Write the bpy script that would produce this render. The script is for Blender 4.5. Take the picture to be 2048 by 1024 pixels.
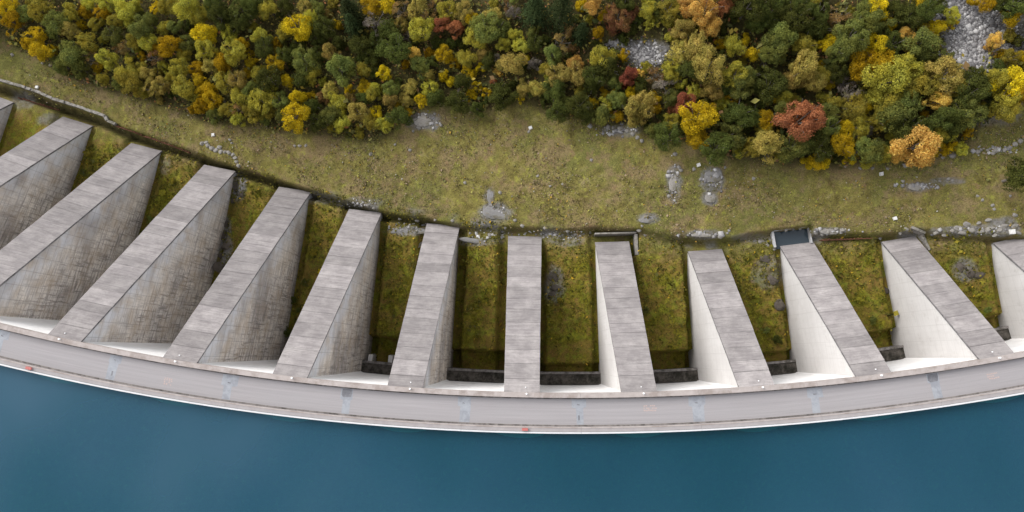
import bpy, math, random
import numpy as np
from mathutils import Matrix, Vector
random.seed(7)
rng = np.random.default_rng(7)
scene = bpy.context.scene
for o in list(bpy.data.objects): bpy.data.objects.remove(o)
COL = scene.collection
R_ = math.radians

# ------------------------------------------------------------------ camera
HC, FPX, TILT, ROLL = 120.0, 1500.0, 0.1308, 0.0155
def cam_axes():
    right = np.array([1, 0, 0.]); up = np.array([0, math.cos(TILT), math.sin(TILT)]); fw = np.array([0, math.sin(TILT), -math.cos(TILT)])
    return right*math.cos(ROLL)+fw*math.sin(ROLL), up, fw*math.cos(ROLL)-right*math.sin(ROLL)
CR, CU, CF = cam_axes()
cam = bpy.data.cameras.new('camera'); camo = bpy.data.objects.new('camera', cam); COL.objects.link(camo)
M = Matrix.Identity(4)
for k in range(3):
    M[k][0] = CR[k]; M[k][1] = CU[k]; M[k][2] = -CF[k]
M[2][3] = HC
camo.matrix_world = M
cam.sensor_width = 36.0; cam.lens = FPX/2048*36; cam.clip_start = 1.0; cam.clip_end = 3000
scene.camera = camo

# ------------------------------------------------------------------ light: pale overcast sky, weak wide sun
SUN_EL, SUN_AZ = R_(36), R_(-52)          # azimuth from +Y (downstream), negative = towards -X
w = bpy.data.worlds.new('World'); scene.world = w; w.use_nodes = True
nt = w.node_tree; bg = nt.nodes['Background']
sky = nt.nodes.new('ShaderNodeTexSky'); sky.sky_type = 'NISHITA'; sky.sun_disc = False
sky.sun_elevation = SUN_EL; sky.sun_rotation = SUN_AZ; sky.dust_density = 3.0; sky.altitude = 1500
hs = nt.nodes.new('ShaderNodeHueSaturation'); hs.inputs['Saturation'].default_value = 0.16
nt.links.new(sky.outputs[0], hs.inputs['Color']); nt.links.new(hs.outputs[0], bg.inputs['Color'])
bg.inputs['Strength'].default_value = 0.15
sl = bpy.data.lights.new('sun', 'SUN'); sl.energy = 1.2; sl.angle = R_(40); sl.color = (1.0, .96, .90)
so = bpy.data.objects.new('sun', sl); COL.objects.link(so)
sdir = Vector((math.sin(SUN_AZ)*math.cos(SUN_EL), math.cos(SUN_AZ)*math.cos(SUN_EL), math.sin(SUN_EL)))
so.rotation_euler = sdir.to_track_quat('Z', 'Y').to_euler(); so.location = (-60, 60, 150)
scene.view_settings.view_transform = 'Standard'; scene.view_settings.look = 'None'
scene.view_settings.exposure = 1.33; scene.view_settings.gamma = 1.0
scene.view_settings.use_curve_mapping = False
scene.render.engine = 'CYCLES'

# ------------------------------------------------------------------ dam frame: polar about (CX,CY)
CX, CY, RAD, PH7, DPH = 7.035, 388.618, 394.725, -0.0186, 0.0470
W0, WB = 2.64, 0.0198
IDX = np.arange(-4, 18)
Lk = {0:40.3,1:41.0,2:39.5,3:38.46,4:36.70,5:33.71,6:31.95,7:29.58,8:27.85,9:24.82,10:24.19,11:22.2,12:18.0}
Dk = {0:40.3,1:41.0,2:39.5,3:38.2,4:37.58,5:35.37,6:33.6,7:29.9,8:26.5,9:23.23,10:22.55,11:21.0,12:17.6}
WDk = {0:44,1:43,2:42,3:41.2,4:40.1,5:38.6,6:36.2,7:30.8,8:26.6,9:26.2,10:24.4,11:22.1,12:20.6}
def interp(tab, u):
    ks = sorted(tab); return np.interp(u, ks, [tab[k] for k in ks])
UP = {0:-.267, 1:.855, 2:1.925, 3:2.99, 4:4.03, 11:11.06, 12:12.09}
UPOS = {k: UP.get(k, float(k)) for k in range(-3, 17)}
UPOS.update({-1: -1.3, -2: -2.35, -3: -3.4, 13: 13.1, 14: 14.1, 15: 15.1, 16: 16.1})
_uk = np.array(sorted(UPOS)); _uv = np.array([UPOS[k] for k in sorted(UPOS)])
def bay_index(u): return np.interp(u, _uv, _uk)
def phi(u): return PH7+(u-7)*DPH
def P(u, v, z, t=0.0):
    """u bay index, v metres downstream of the crest edge, t metres sideways"""
    ph = phi(u); r = RAD-v
    return (CX+math.sin(ph)*r+math.cos(ph)*t, CY-math.cos(ph)*r+math.sin(ph)*t, z)
def to_uv(x, y):
    dx = x-CX; dy = CY-y
    return (np.arctan2(dx, dy)-PH7)/DPH+7, RAD-np.hypot(dx, dy)

# ------------------------------------------------------------------ noise
def _h(ix, iy, s):
    n = (ix*374761393+iy*668265263+s*974634541) & 0x7fffffff
    n = ((n ^ (n >> 13))*1274126177) & 0x7fffffff
    return ((n ^ (n >> 16)) & 0xffff)/65535.0
def vnoise(x, y, s=0):
    x = np.asarray(x, float); y = np.asarray(y, float)
    ix = np.floor(x).astype(np.int64); iy = np.floor(y).astype(np.int64)
    fx = x-ix; fy = y-iy; fx = fx*fx*(3-2*fx); fy = fy*fy*(3-2*fy)
    a = _h(ix, iy, s); b = _h(ix+1, iy, s); c = _h(ix, iy+1, s); d = _h(ix+1, iy+1, s)
    return (a*(1-fx)+b*fx)*(1-fy)+(c*(1-fx)+d*fx)*fy
def fbm(x, y, s=0, o=4):
    r = 0; a = .5
    for k in range(o):
        r = r+a*vnoise(x*2**k, y*2**k, s+k*17); a *= .5
    return r
def sstep(a, b, x):
    t = np.clip((x-a)/(b-a), 0, 1); return t*t*(3-2*t)

# ------------------------------------------------------------------ terrain height
# per bay: (trench depth beside the buttresses, trench width, where the mossy mound ends, ditch depth)
BAY = {0:(.5,1.2,5,1.0),1:(.5,1.2,5,1.0),2:(.5,1.2,5,1.0),3:(.8,1.4,5,1.5),4:(1.0,1.4,5.5,1.8),5:(2.2,1.7,8.0,4.0),6:(2.6,1.9,6.6,3.4),
       7:(1.2,1.0,4.2,1.6),8:(2.0,1.0,6.2,4.0),9:(.9,.9,4.6,1.6),10:(.9,.9,6.0,2.6),11:(.8,.9,5.0,1.5),12:(.8,.9,5.0,1.5)}
def bayp(u, k):
    i = np.clip(np.floor(u).astype(int), 0, 12)
    return np.array([BAY[j][k] for j in range(13)])[i]
def ray(px, py):
    return CR*(px-1024)/FPX-CU*(py-512)/FPX+CF
DITCH = [(-160, 95), (-70, 150), (0, 176), (40, 187), (76, 196), (109, 210), (157, 226), (200, 241), (236, 258), (279, 275), (325, 291), (360, 302), (406, 319), (470, 340), (540, 362), (620, 386), (700, 411), (770, 431), (850, 443), (930, 458), (1030, 461), (1110, 464),
         (1200, 462), (1275, 464), (1330, 478), (1400, 482), (1460, 482), (1550, 464), (1640, 472), (1740, 474), (1830, 464), (1880, 474), (1990, 478), (2060, 480), (2200, 470)]
DU, DV = [], []
for _p in DITCH:
    _d = ray(*_p); _z = -30.0
    for _ in range(20):
        _k = (_z-HC)/_d[2]; _u, _v = to_uv(_d[0]*_k, _d[1]*_k); _z = .5*_z+.5*(-float(interp(Dk, _u))-.4)
    DU.append(float(_u)); DV.append(float(_v))
BASINS = []                                                # (u, t0, t1, v0, v1, floor z) carved holes
def height(x, y):
    x = np.asarray(x, float); y = np.asarray(y, float)
    u, v = to_uv(x, y)
    L = interp(Lk, u); D = interp(Dk, u); WD = interp(WDk, u)
    # natural meadow beyond the toes
    edge = np.interp(u, DU, DV)+.8*(fbm(x*.3, y*.3, 3)-.5)
    nat = -D+1.5+.10*(v-L)+1.6*(fbm(x*.045, y*.045, 5)-.5)*sstep(3, 20, v-L)+.9*(fbm(x*.25, y*.25, 9)-.5)+.35*(fbm(x*1.1, y*1.1, 12)-.5)
    nat = nat+sstep(L+38, L+70, v)*3.0
    # excavated bays
    s = np.clip(v/L, 0, 1)
    bay = -(WD+.9)*(1-s)-(D+.55)*s
    iu = bay_index(u); tang = np.abs(u-np.interp(np.round(iu), _uk, _uv))*DPH*(RAD-v)
    h = np.maximum(0, -bay)
    side = tang-(W0+WB*h)
    tr, tw, ve, dd = bayp(iu, 0), bayp(iu, 1), bayp(iu, 2), bayp(iu, 3)
    wob = 1.0*(fbm(x*.35, y*.35, 21)-.5)
    mound = .9+.9*(fbm(x*.3, y*.3, 31)-.5)+.7*(fbm(x*.9, y*.9, 33)-.5)
    ground = bay+mound*sstep(0, .5, side-tw-wob*.6)
    ground = ground-tr*sstep(.35, -.1, side-tw-wob*.4)*sstep(1.05, .75, s)
    ground = ground-dd*sstep(.25, -.25, v-ve-wob*.25)
    k = sstep(-.5, .5, v-edge)
    z = ground*(1-k)+nat*k
    for (bu, t0, t1, v0, v1, fz) in BASINS:
        t = (u-bu)*DPH*(RAD-v)
        m = sstep(-.3, .15, t-t0)*sstep(-.3, .15, t1-t)*sstep(-.3, .15, v-v0)*sstep(-.3, .15, v1-v)
        z = z*(1-m)+fz*m
    z = np.where(v < .6, -46.0, z)
    z = z*1.0
    # gentle ditch that runs along the toe line
    z = z-(2.0*sstep(6.5, 5.0, u)+.45)*np.exp(-np.abs((v-edge+.35)/.75)**3)*(v > 5)
    return z
def ray(px, py):
    return CR*(px-1024)/FPX-CU*(py-512)/FPX+CF
def ground_at(px, py, lift=0.0):
    """where the sight line meets the ground (lifted by a thing's half height); returns the foot"""
    d = ray(px, py); z = -28.0
    for _ in range(25):
        k = (z-HC)/d[2]; x, y = d[0]*k, d[1]*k
        z = .5*z+.5*(float(height(x, y))+lift)
    return x, y, float(height(x, y))
def at_z(px, py, z):
    d = ray(px, py); k = (z-HC)/d[2]; return d[0]*k, d[1]*k
Z10 = -Dk[10]
BASINS.append((10, -4.3, 2.6, Lk[10]+.25, Lk[10]+3.0, Z10-1.6))
BASINS.append((8, -3.2, 4.6, Lk[8]+.2, Lk[8]+1.9, -Dk[8]-1.6))
BASINS.append((8, 3.6, 4.9, Lk[8]-2.5, Lk[8]+1.9, -Dk[8]-1.6))

# ------------------------------------------------------------------ materials
MATS = {}
class NB:
    def __init__(s, name):
        s.m = bpy.data.materials.new(name); s.m.use_nodes = True; s.t = s.m.node_tree
        s.b = s.t.nodes['Principled BSDF']; s.out = s.t.nodes['Material Output']
        MATS[name] = s.m
    def n(s, t, **kw):
        x = s.t.nodes.new(t)
        for k, v in kw.items():
            if k.startswith('i_'):
                key = k[2:]; x.inputs[int(key) if key.isdigit() else key.replace('_', ' ')].default_value = v
            else: setattr(x, k, v)
        return x
    def l(s, a, b): s.t.links.new(a, b)
    def coord(s, kind='Object', scale=(1, 1, 1), loc=(0, 0, 0)):
        tc = s.n('ShaderNodeTexCoord'); mp = s.n('ShaderNodeMapping')
        mp.inputs['Scale'].default_value = scale; mp.inputs['Location'].default_value = loc
        s.l(tc.outputs[kind], mp.inputs['Vector']); return mp.outputs[0]
    def noise(s, vec, scale, detail=4, rough=.6):
        x = s.n('ShaderNodeTexNoise'); x.inputs['Scale'].default_value = scale; x.inputs['Detail'].default_value = detail
        x.inputs['Roughness'].default_value = rough; s.l(vec, x.inputs['Vector']); return x.outputs['Fac']
    def ramp(s, fac, stops, mode='LINEAR'):
        r = s.n('ShaderNodeValToRGB'); r.color_ramp.interpolation = mode
        e = r.color_ramp.elements
        while len(e) < len(stops): e.new(.5)
        for q, (p, c) in zip(e, stops): q.position = p; q.color = (*c, 1) if len(c) == 3 else c
        s.l(fac, r.inputs[0]); return r.outputs[0]
    def mix(s, fac, a, b, mode='MIX'):
        x = s.n('ShaderNodeMix'); x.data_type = 'RGBA'; x.blend_type = mode
        for sock, v in ((x.inputs['Factor'], fac), (x.inputs[6], a), (x.inputs[7], b)):
            if hasattr(v, 'is_linked'): s.l(v, sock)
            elif isinstance(v, (int, float)): sock.default_value = v
            else: sock.default_value = (*v, 1)
        return x.outputs[2]
    def math(s, op, a, b=None, clamp=False):
        x = s.n('ShaderNodeMath', operation=op, use_clamp=clamp)
        for k, v in enumerate((a, b)):
            if v is None: continue
            if hasattr(v, 'is_linked'): s.l(v, x.inputs[k])
            else: x.inputs[k].default_value = v
        return x.outputs[0]
    def bump(s, h, strength=.3, dist=.1):
        x = s.n('ShaderNodeBump'); x.inputs['Strength'].default_value = strength; x.inputs['Distance'].default_value = dist
        s.l(h, x.inputs['Height']); s.l(x.outputs[0], s.b.inputs['Normal'])
    def base(s, c, rough=.9, spec=.2):
        if hasattr(c, 'is_linked'): s.l(c, s.b.inputs['Base Color'])
        else: s.b.inputs['Base Color'].default_value = (*c, 1)
        s.b.inputs['Roughness'].default_value = rough; s.b.inputs['Specular IOR Level'].default_value = spec
        return s.m
def g(v): return (v, v, v)
W01 = [(.0, g(0)), (1, g(1))]

def concrete_top():
    m = NB('concrete_slab_top')
    uv = m.coord('UV'); oi = m.n('ShaderNodeObjectInfo')
    st = m.noise(m.coord('UV', (.30, 1.9, 1)), 1.0, 7, .75)
    st2 = m.noise(m.coord('UV', (.22, 4.2, 1), (7, 3, 0)), 1.0, 5, .8)
    bl = m.noise(uv, .35, 4, .65)
    sp = m.noise(uv, 2.2, 5, .8)
    c = m.ramp(st, [(.25, (.140, .127, .126)), (.5, (.220, .201, .200)), (.75, (.290, .268, .266))])
    c = m.mix(m.ramp(bl, [(.42, g(0)), (.72, g(.75))]), c, (.350, .325, .315))
    c = m.mix(m.ramp(st2, [(.50, g(0)), (.66, g(.55))]), c, (.125, .114, .114))
    c = m.mix(m.ramp(st2, [(.30, g(.5)), (.42, g(0))]), c, (.40, .375, .37))
    c = m.mix(m.ramp(sp, [(.52, g(0)), (.70, g(.45))]), c, (.125, .116, .114))
    v = m.math('MULTIPLY_ADD', oi.outputs['Random'], .32); v.node.inputs[2].default_value = .80
    cb = m.n('ShaderNodeCombineColor'); [m.l(v, cb.inputs[k]) for k in range(3)]
    c = m.mix(1.0, c, cb.outputs[0], 'MULTIPLY')
    m.bump(st, .25, .05)
    return m.base(c, .92)
def concrete_side(name, clean):
    m = NB(name)
    uv = m.coord('UV')
    hl = m.noise(m.coord('UV', (.22, 2.1, 1)), 1.0, 6, .8)          # horizontal lift marks
    vl = m.noise(m.coord('UV', (1.9, .16, 1), (3, 9, 0)), 1.0, 6, .8)   # drip streaks
    bl = m.noise(uv, .13, 5, .62)
    bl2 = m.noise(m.coord('UV', (1, 1, 1), (31, 17, 0)), .17, 5, .65)
    sep = m.n('ShaderNodeSeparateXYZ'); m.l(uv, sep.inputs[0])
    fr = m.math('FRACT', m.math('MULTIPLY', sep.outputs[1], 1/1.9))
    lift = m.math('LESS_THAN', fr, .05)
    fr2 = m.math('FRACT', m.math('MULTIPLY', sep.outputs[0], 1/2.7))
    vert = m.math('LESS_THAN', fr2, .03)
    if clean:
        c = m.ramp(bl, [(.3, (.47, .452, .44)), (.7, (.565, .548, .537))])
        c = m.mix(m.ramp(vl, [(.48, g(0)), (.74, g(.45))]), c, (.42, .40, .385))
        c = m.mix(m.ramp(hl, [(.5, g(0)), (.72, g(.38))]), c, (.40, .38, .37))
        c = m.mix(m.math('MULTIPLY', m.math('MAXIMUM', lift, vert), .28), c, (.3, .28, .27))
        dk = m.noise(m.coord('UV', (1, 1, 1), (5, 2, 0)), .45, 5, .7)
        c = m.mix(m.ramp(dk, [(.57, g(0)), (.74, g(.5))]), c, (.30, .275, .255))
    else:
        c = m.ramp(bl, [(.34, (.58, .545, .515)), (.5, (.67, .62, .57)), (.66, (.74, .68, .61))])
        at = m.n('ShaderNodeAttribute', attribute_name='below_slab')
        dd = m.math('ADD', m.math('MULTIPLY', at.outputs['Fac'], .05), m.math('MULTIPLY', m.math('SUBTRACT', bl2, .5), .9))
        c = m.mix(m.ramp(dd, [(.10, g(.9)), (.36, g(0))]), c, (.56, .565, .595))
        hd = m.ramp(hl, [(.48, g(0)), (.58, g(1))]); vd = m.ramp(vl, [(.49, g(0)), (.60, g(1))])
        grid = m.math('MAXIMUM', hd, vd)
        msk = m.ramp(dd, [(.05, g(.10)), (.28, g(.45)), (.70, g(1))])
        c = m.mix(m.math('MULTIPLY', m.math('MULTIPLY', grid, msk), .85), c, (.150, .130, .122))
        brown = m.noise(m.coord('UV', (1, 1, 1), (70, 7, 0)), .3, 4, .6)
        c = m.mix(m.ramp(brown, [(.44, g(0)), (.66, g(.6))]), c, (.43, .345, .26))
        big = m.noise(m.coord('UV', (.8, 1.2, 1), (13, 47, 0)), .085, 3, .55)
        c = m.mix(m.ramp(big, [(.50, g(0)), (.64, g(.42))]), c, (.12, .11, .115))
        c = m.mix(m.math('MULTIPLY', m.math('MAXIMUM', lift, vert), .45), c, (.12, .11, .11))
    m.bump(hl, .2, .05)
    return m.base(c, .93)
def simple(name, c1, c2, scale=.6, rough=.9, spec=.2, dark=None, kind='Object', bump=.15):
    m = NB(name); v = m.coord(kind)
    n1 = m.noise(v, scale, 6, .7)
    c = m.ramp(n1, [(.3, c1), (.7, c2)])
    if dark:
        c = m.mix(m.ramp(m.noise(v, scale*.45, 5, .7), [(.48, g(0)), (.62, g(.8))]), c, dark)
    m.bump(n1, bump, .05)
    return m.base(c, rough, spec)
concrete_top(); concrete_side('concrete_clean', True); concrete_side('concrete_weathered', False)
def wall_mat():
    m = NB('concrete_white_wall'); vl = m.noise(m.coord('UV', (1.6, .12, 1)), 1.0, 5, .7); bl = m.noise(m.coord('UV'), .3, 4, .6)
    c = m.ramp(bl, [(.3, (.66, .645, .64)), (.7, (.76, .75, .745))])
    c = m.mix(m.ramp(vl, [(.5, g(0)), (.8, g(.35))]), c, (.55, .52, .50))
    return m.base(c, .9)
wall_mat()
def road_mat():
    m = NB('asphalt_worn_grey'); v = m.coord('UV', (.05, 2.5, 1)); o = m.coord('UV')
    st = m.noise(v, 1.0, 5, .7); bl = m.noise(o, .25, 5, .65); f = m.noise(o, 6, 2, .8)
    c = m.ramp(st, [(.3, (.262, .246, .250)), (.7, (.332, .312, .315))])
    c = m.mix(m.ramp(bl, [(.4, g(0)), (.75, g(.6))]), c, (.298, .285, .290))
    c = m.mix(m.ramp(f, [(.55, g(0)), (.8, g(.35))]), c, (.17, .165, .168))
    sep = m.n('ShaderNodeSeparateXYZ'); m.l(o, sep.inputs[0])
    edge = m.ramp(m.math('ABSOLUTE', m.math('SUBTRACT', sep.outputs[1], 2.85)), [(1.75, g(0)), (2.25, g(.0))])
    dk = m.noise(m.coord('UV', (.35, 1.6, 1), (4, 2, 0)), 1.0, 5, .75)
    c = m.mix(m.ramp(dk, [(.60, g(0)), (.72, g(.3))]), c, (.22, .21, .21))
    m.bump(f, .15, .01)
    return m.base(c, .9)
road_mat()
simple('slab_edge_stain_shade', (.11, .105, .11), (.22, .21, .21), 1.5, dark=(.07, .066, .066))  # stained slab edge, darkened in colour for the shade line under the overhang
simple('asphalt_patch', (.265, .276, .30), (.325, .338, .362), 1.6, dark=(.225, .232, .255))
simple('asphalt_dark_patch', (.15, .15, .165), (.22, .22, .235), 1.5, dark=(.11, .11, .12))
simple('gutter_dirt', (.10, .09, .085), (.27, .245, .23), 1.1, dark=(.05, .045, .04))
simple('parapet_pink_concrete', (.30, .262, .245), (.39, .345, .325), .9, dark=(.24, .20, .18))
simple('parapet_grey_concrete', (.27, .245, .245), (.33, .305, .30), .9)
simple('coping_white', (.50, .495, .50), (.58, .57, .575), .8)
simple('marking_worn_pink', (.40, .305, .28), (.43, .34, .31), 2.5)
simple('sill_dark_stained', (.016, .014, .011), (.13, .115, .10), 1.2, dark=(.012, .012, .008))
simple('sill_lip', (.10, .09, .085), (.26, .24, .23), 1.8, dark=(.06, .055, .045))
simple('concrete_grey', (.30, .30, .31), (.44, .43, .43), .8, dark=(.22, .21, .2))
simple('rock_pale', (.16, .148, .132), (.32, .30, .278), 2.2, dark=(.11, .10, .07), bump=.5)
simple('rock_grey', (.14, .134, .130), (.25, .243, .238), 2.0, dark=(.10, .088, .055), bump=.5)
simple('rock_brown', (.045, .038, .030), (.125, .105, .088), 1.1, dark=(.018, .016, .010), bump=.6)
simple('stone_white', (.55, .54, .52), (.68, .67, .65), 2)
simple('rust', (.09, .035, .022), (.17, .075, .045), 3, dark=(.05, .03, .02))
simple('bark', (.10, .085, .07), (.20, .18, .16), 4)
simple('red_paint', (.36, .10, .09), (.42, .14, .12), 3, rough=.5, spec=.4)
simple('white_paint', (.78, .78, .78), (.85, .85, .85), 3, rough=.5, spec=.4)
simple('basin_floor', (.03, .035, .04), (.05, .055, .06), 1)
simple('submerged_concrete', (.50, .60, .50), (.64, .74, .62), .5)

def leaf_mat(name, c1, c2, c3, alt, mixs=.6):
    m = NB(name)
    geo = m.n('ShaderNodeNewGeometry'); oi = m.n('ShaderNodeObjectInfo')
    tc = m.n('ShaderNodeTexCoord')
    ad = m.n('ShaderNodeVectorMath', operation='ADD'); m.l(tc.outputs['Object'], ad.inputs[0])
    sc = m.n('ShaderNodeVectorMath', operation='SCALE'); cmb = m.n('ShaderNodeCombineXYZ')
    for k in range(3): m.l(oi.outputs['Random'], cmb.inputs[k])
    m.l(cmb.outputs[0], sc.inputs[0]); sc.inputs['Scale'].default_value = 37.0; m.l(sc.outputs[0], ad.inputs[1])
    cl = m.noise(ad.outputs[0], 1.5, 3, .6)
    c = m.ramp(geo.outputs['Random Per Island'], [(0, c1), (.55, c2), (1, c3)])
    c = m.mix(m.ramp(cl, [(.40, g(0)), (.60, g(mixs))]), c, alt)
    hsv = m.n('ShaderNodeHueSaturation')
    rv = m.math('MULTIPLY_ADD', oi.outputs['Random'], .55); rv.node.inputs[2].default_value = .74
    rh = m.math('MULTIPLY_ADD', oi.outputs['Random'], .03); rh.node.inputs[2].default_value = .485
    m.l(rv, hsv.inputs['Value']); m.l(rh, hsv.inputs['Hue']); m.l(c, hsv.inputs['Color'])
    hsv.inputs['Saturation'].default_value = 1.02; m.base(hsv.outputs[0], .85, .04)
    tr = m.n('ShaderNodeBsdfTranslucent'); m.l(hsv.outputs[0], tr.inputs['Color'])
    ms = m.n('ShaderNodeMixShader'); ms.inputs[0].default_value = .38
    m.l(m.b.outputs[0], ms.inputs[1]); m.l(tr.outputs[0], ms.inputs[2]); m.l(ms.outputs[0], m.out.inputs['Surface'])
    return m.m
LEAF = {
 'D': ((.026, .032, .010), (.046, .056, .014), (.078, .086, .020)),
 'G': ((.042, .054, .016), (.080, .094, .026), (.130, .138, .036)),
 'O': ((.085, .088, .018), (.170, .160, .030), (.270, .232, .040)),
 'Y': ((.190, .140, .012), (.410, .285, .016), (.600, .400, .030)),
 'K': ((.170, .130, .038), (.290, .220, .058), (.400, .300, .085)),
 'A': ((.330, .185, .040), (.560, .345, .080), (.700, .470, .130)),
 'R': ((.150, .050, .024), (.250, .088, .042), (.340, .140, .068)),
 'T': ((.140, .080, .032), (.225, .130, .050), (.300, .190, .070)),
 'P': ((.110, .090, .082), (.165, .138, .125), (.220, .190, .170)),
 'B': ((.085, .036, .022), (.150, .062, .034), (.210, .100, .045)),
 'C': ((.018, .028, .012), (.030, .042, .016), (.050, .060, .022)),
}
ALT = {'D': (.075, .080, .018), 'G': (.15, .145, .030), 'O': (.30, .24, .030), 'Y': (.27, .205, .02), 'K': (.20, .19, .045), 'A': (.46, .30, .09), 'R': (.27, .115, .065), 'T': (.14, .12, .04), 'P': (.15, .13, .07), 'B': (.18, .12, .04), 'C': (.03, .04, .014)}
for k, v in LEAF.items(): leaf_mat('foliage_'+k, *[tuple(min(.8, q*(1.55 if k in 'DC' else 1.8 if k in 'GO' else 1.4)) for q in c) for c in v], tuple(q*(1.3 if k in 'DGOC' else 1) for q in ALT[k]))

def ground_mat():
    m = NB('ground_cover_soil')
    v = m.coord('Object')
    at = m.n('ShaderNodeAttribute', attribute_name='zone'); sp = m.n('ShaderNodeSeparateColor'); m.l(at.outputs['Color'], sp.inputs[0])
    n1 = m.noise(v, .07, 7, .72); n2 = m.noise(v, .55, 5, .7); n3 = m.noise(v, 2.2, 5, .75); n4 = m.noise(m.coord('Object', loc=(40, 9, 0)), .22, 5, .7)
    grass = m.ramp(n2, [(.30, (.070, .058, .014)), (.44, (.145, .121, .034)), (.57, (.190, .168, .044)), (.72, (.260, .215, .100))])
    grass = m.mix(m.ramp(n1, [(.47, g(0)), (.58, g(.65))]), grass, (.112, .120, .032))
    grass = m.mix(m.ramp(n4, [(.48, g(0)), (.60, g(.75))]), grass, (.205, .145, .080))
    grass = m.mix(m.ramp(n3, [(.52, g(0)), (.70, g(.7))]), grass, (.055, .048, .018))
    n5 = m.noise(m.coord('Object', loc=(8, 5, 2)), 4.5, 4, .8)
    grass = m.mix(m.ramp(n5, [(.48, g(0)), (.62, g(.75))]), grass, (.062, .050, .020))
    grass = m.mix(m.ramp(n5, [(.30, g(.6)), (.43, g(0))]), grass, (.32, .265, .12))
    grass = m.mix(m.ramp(m.noise(m.coord('Object', loc=(3, 77, 0)), 1.5, 4, .7), [(.64, g(0)), (.72, g(.6))]), grass, (.34, .30, .10))
    moss = m.ramp(n3, [(.30, (.030, .027, .003)), (.50, (.115, .105, .010)), (.75, (.195, .168, .018))])
    moss = m.mix(m.ramp(n4, [(.42, g(0)), (.56, g(.8))]), moss, (.190, .125, .034))
    moss = m.mix(m.ramp(n2, [(.50, g(0)), (.62, g(.75))]), moss, (.135, .160, .018))
    soil = m.ramp(n3, [(.3, (.020, .018, .008)), (.6, (.066, .056, .022)), (.8, (.12, .098, .045))])
    n6 = m.noise(m.coord('Object', loc=(91, 33, 4)), .8, 5, .72)
    n7 = m.noise(m.coord('Object', loc=(19, 63, 8)), .55, 5, .72)
    grass = m.mix(m.ramp(n6, [(.57, g(0)), (.68, g(.7))]), grass, (.26, .26, .045))
    grass = m.mix(m.ramp(n7, [(.58, g(0)), (.70, g(.65))]), grass, (.20, .12, .07))
    moss = m.mix(m.ramp(n6, [(.53, g(0)), (.66, g(.75))]), moss, (.25, .23, .022))
    moss = m.mix(m.ramp(n7, [(.54, g(0)), (.68, g(.7))]), moss, (.17, .095, .035))
    moss = m.mix(m.ramp(n5, [(.50, g(0)), (.64, g(.6))]), moss, (.026, .026, .004))
    moss = m.mix(m.ramp(n5, [(.30, g(.45)), (.42, g(0))]), moss, (.17, .15, .02))
    rock = m.ramp(n3, [(.3, (.085, .080, .074)), (.55, (.17, .163, .158)), (.75, (.26, .252, .248))])
    c = m.mix(sp.outputs[0], grass, moss)
    c = m.mix(sp.outputs[1], c, soil)
    rm = m.math('MULTIPLY', sp.outputs[2], m.ramp(n2, [(.34, g(.35)), (.52, g(1))]))
    c = m.mix(rm, c, rock)
    m.bump(n3, .6, .25)
    return m.base(c, .95, .1)
ground_mat()
def clump_mat(name, stops):
    m = NB(name); geo = m.n('ShaderNodeNewGeometry')
    c = m.ramp(geo.outputs['Random Per Island'], stops, 'CONSTANT'); v = m.noise(m.coord('Object'), .15, 4, .6)
    c = m.mix(m.ramp(v, [(.4, g(0)), (.6, g(.3))]), c, (.14, .12, .045))
    return m.base(c, .85, .1)
clump_mat('meadow_herbs', [(0, (.10, .082, .032)), (.25, (.19, .150, .075)), (.45, (.13, .135, .045)), (.62, (.26, .19, .135)), (.80, (.30, .28, .07)), (.93, (.44, .26, .04)), (.97, (.36, .34, .30))])
clump_mat('moss_herbs', [(0, (.05, .052, .007)), (.30, (.09, .086, .011)), (.6, (.13, .112, .016)), (.82, (.20, .165, .02)), (.95, (.38, .24, .02))])
clump_mat('understory_leaves', [(0, (.05, .062, .018)), (.30, (.11, .105, .030)), (.52, (.18, .105, .05)), (.66, (.19, .18, .045)), (.84, (.36, .27, .045)), (.96, (.32, .13, .05))])
def scree_mat():
    m = NB('scree_stone'); geo = m.n('ShaderNodeNewGeometry')
    return m.base(m.ramp(geo.outputs['Random Per Island'], [(0, (.12, .115, .118)), (.5, (.24, .23, .23)), (.85, (.36, .35, .345)), (1, (.52, .51, .50))]), .9)
scree_mat()
simple('wall_stone', (.16, .145, .125), (.30, .28, .255), 1.3, dark=(.07, .065, .05))
def water_mat():
    m = NB('lake_water')
    v = m.coord('Object')
    big = m.noise(m.coord('Object', (1, .75, 1), (11, 20, 0)), .013, 3, .5)
    sm = m.noise(v, .06, 4, .55)
    c = m.ramp(big, [(.36, (.006, .053, .088)), (.50, (.019, .077, .129)), (.64, (.052, .118, .182))])
    c = m.mix(m.ramp(sm, [(.4, g(0)), (.7, g(.3))]), c, (.011, .078, .116))
    rp = m.noise(m.coord('Object', (1, 1.6, 1)), 1.3, 3, .6)
    m.bump(rp, .16, .12)
    m.base(c, .06, .5); m.b.inputs['IOR'].default_value = 1.33
    tb = m.n('ShaderNodeBsdfTransparent'); tb.inputs[0].default_value = (.22, .62, .60, 1)
    ms = m.n('ShaderNodeMixShader'); ms.inputs[0].default_value = .66
    m.l(tb.outputs[0], ms.inputs[1]); m.l(m.b.outputs[0], ms.inputs[2]); m.l(ms.outputs[0], m.out.inputs['Surface'])
    return m.m
water_mat()
def pool_mat():
    m = NB('pool_water'); m.base((.030, .042, .052), .05, .5); m.bump(m.noise(m.coord('Object'), 2, 2), .05, .05)
pool_mat()

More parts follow.
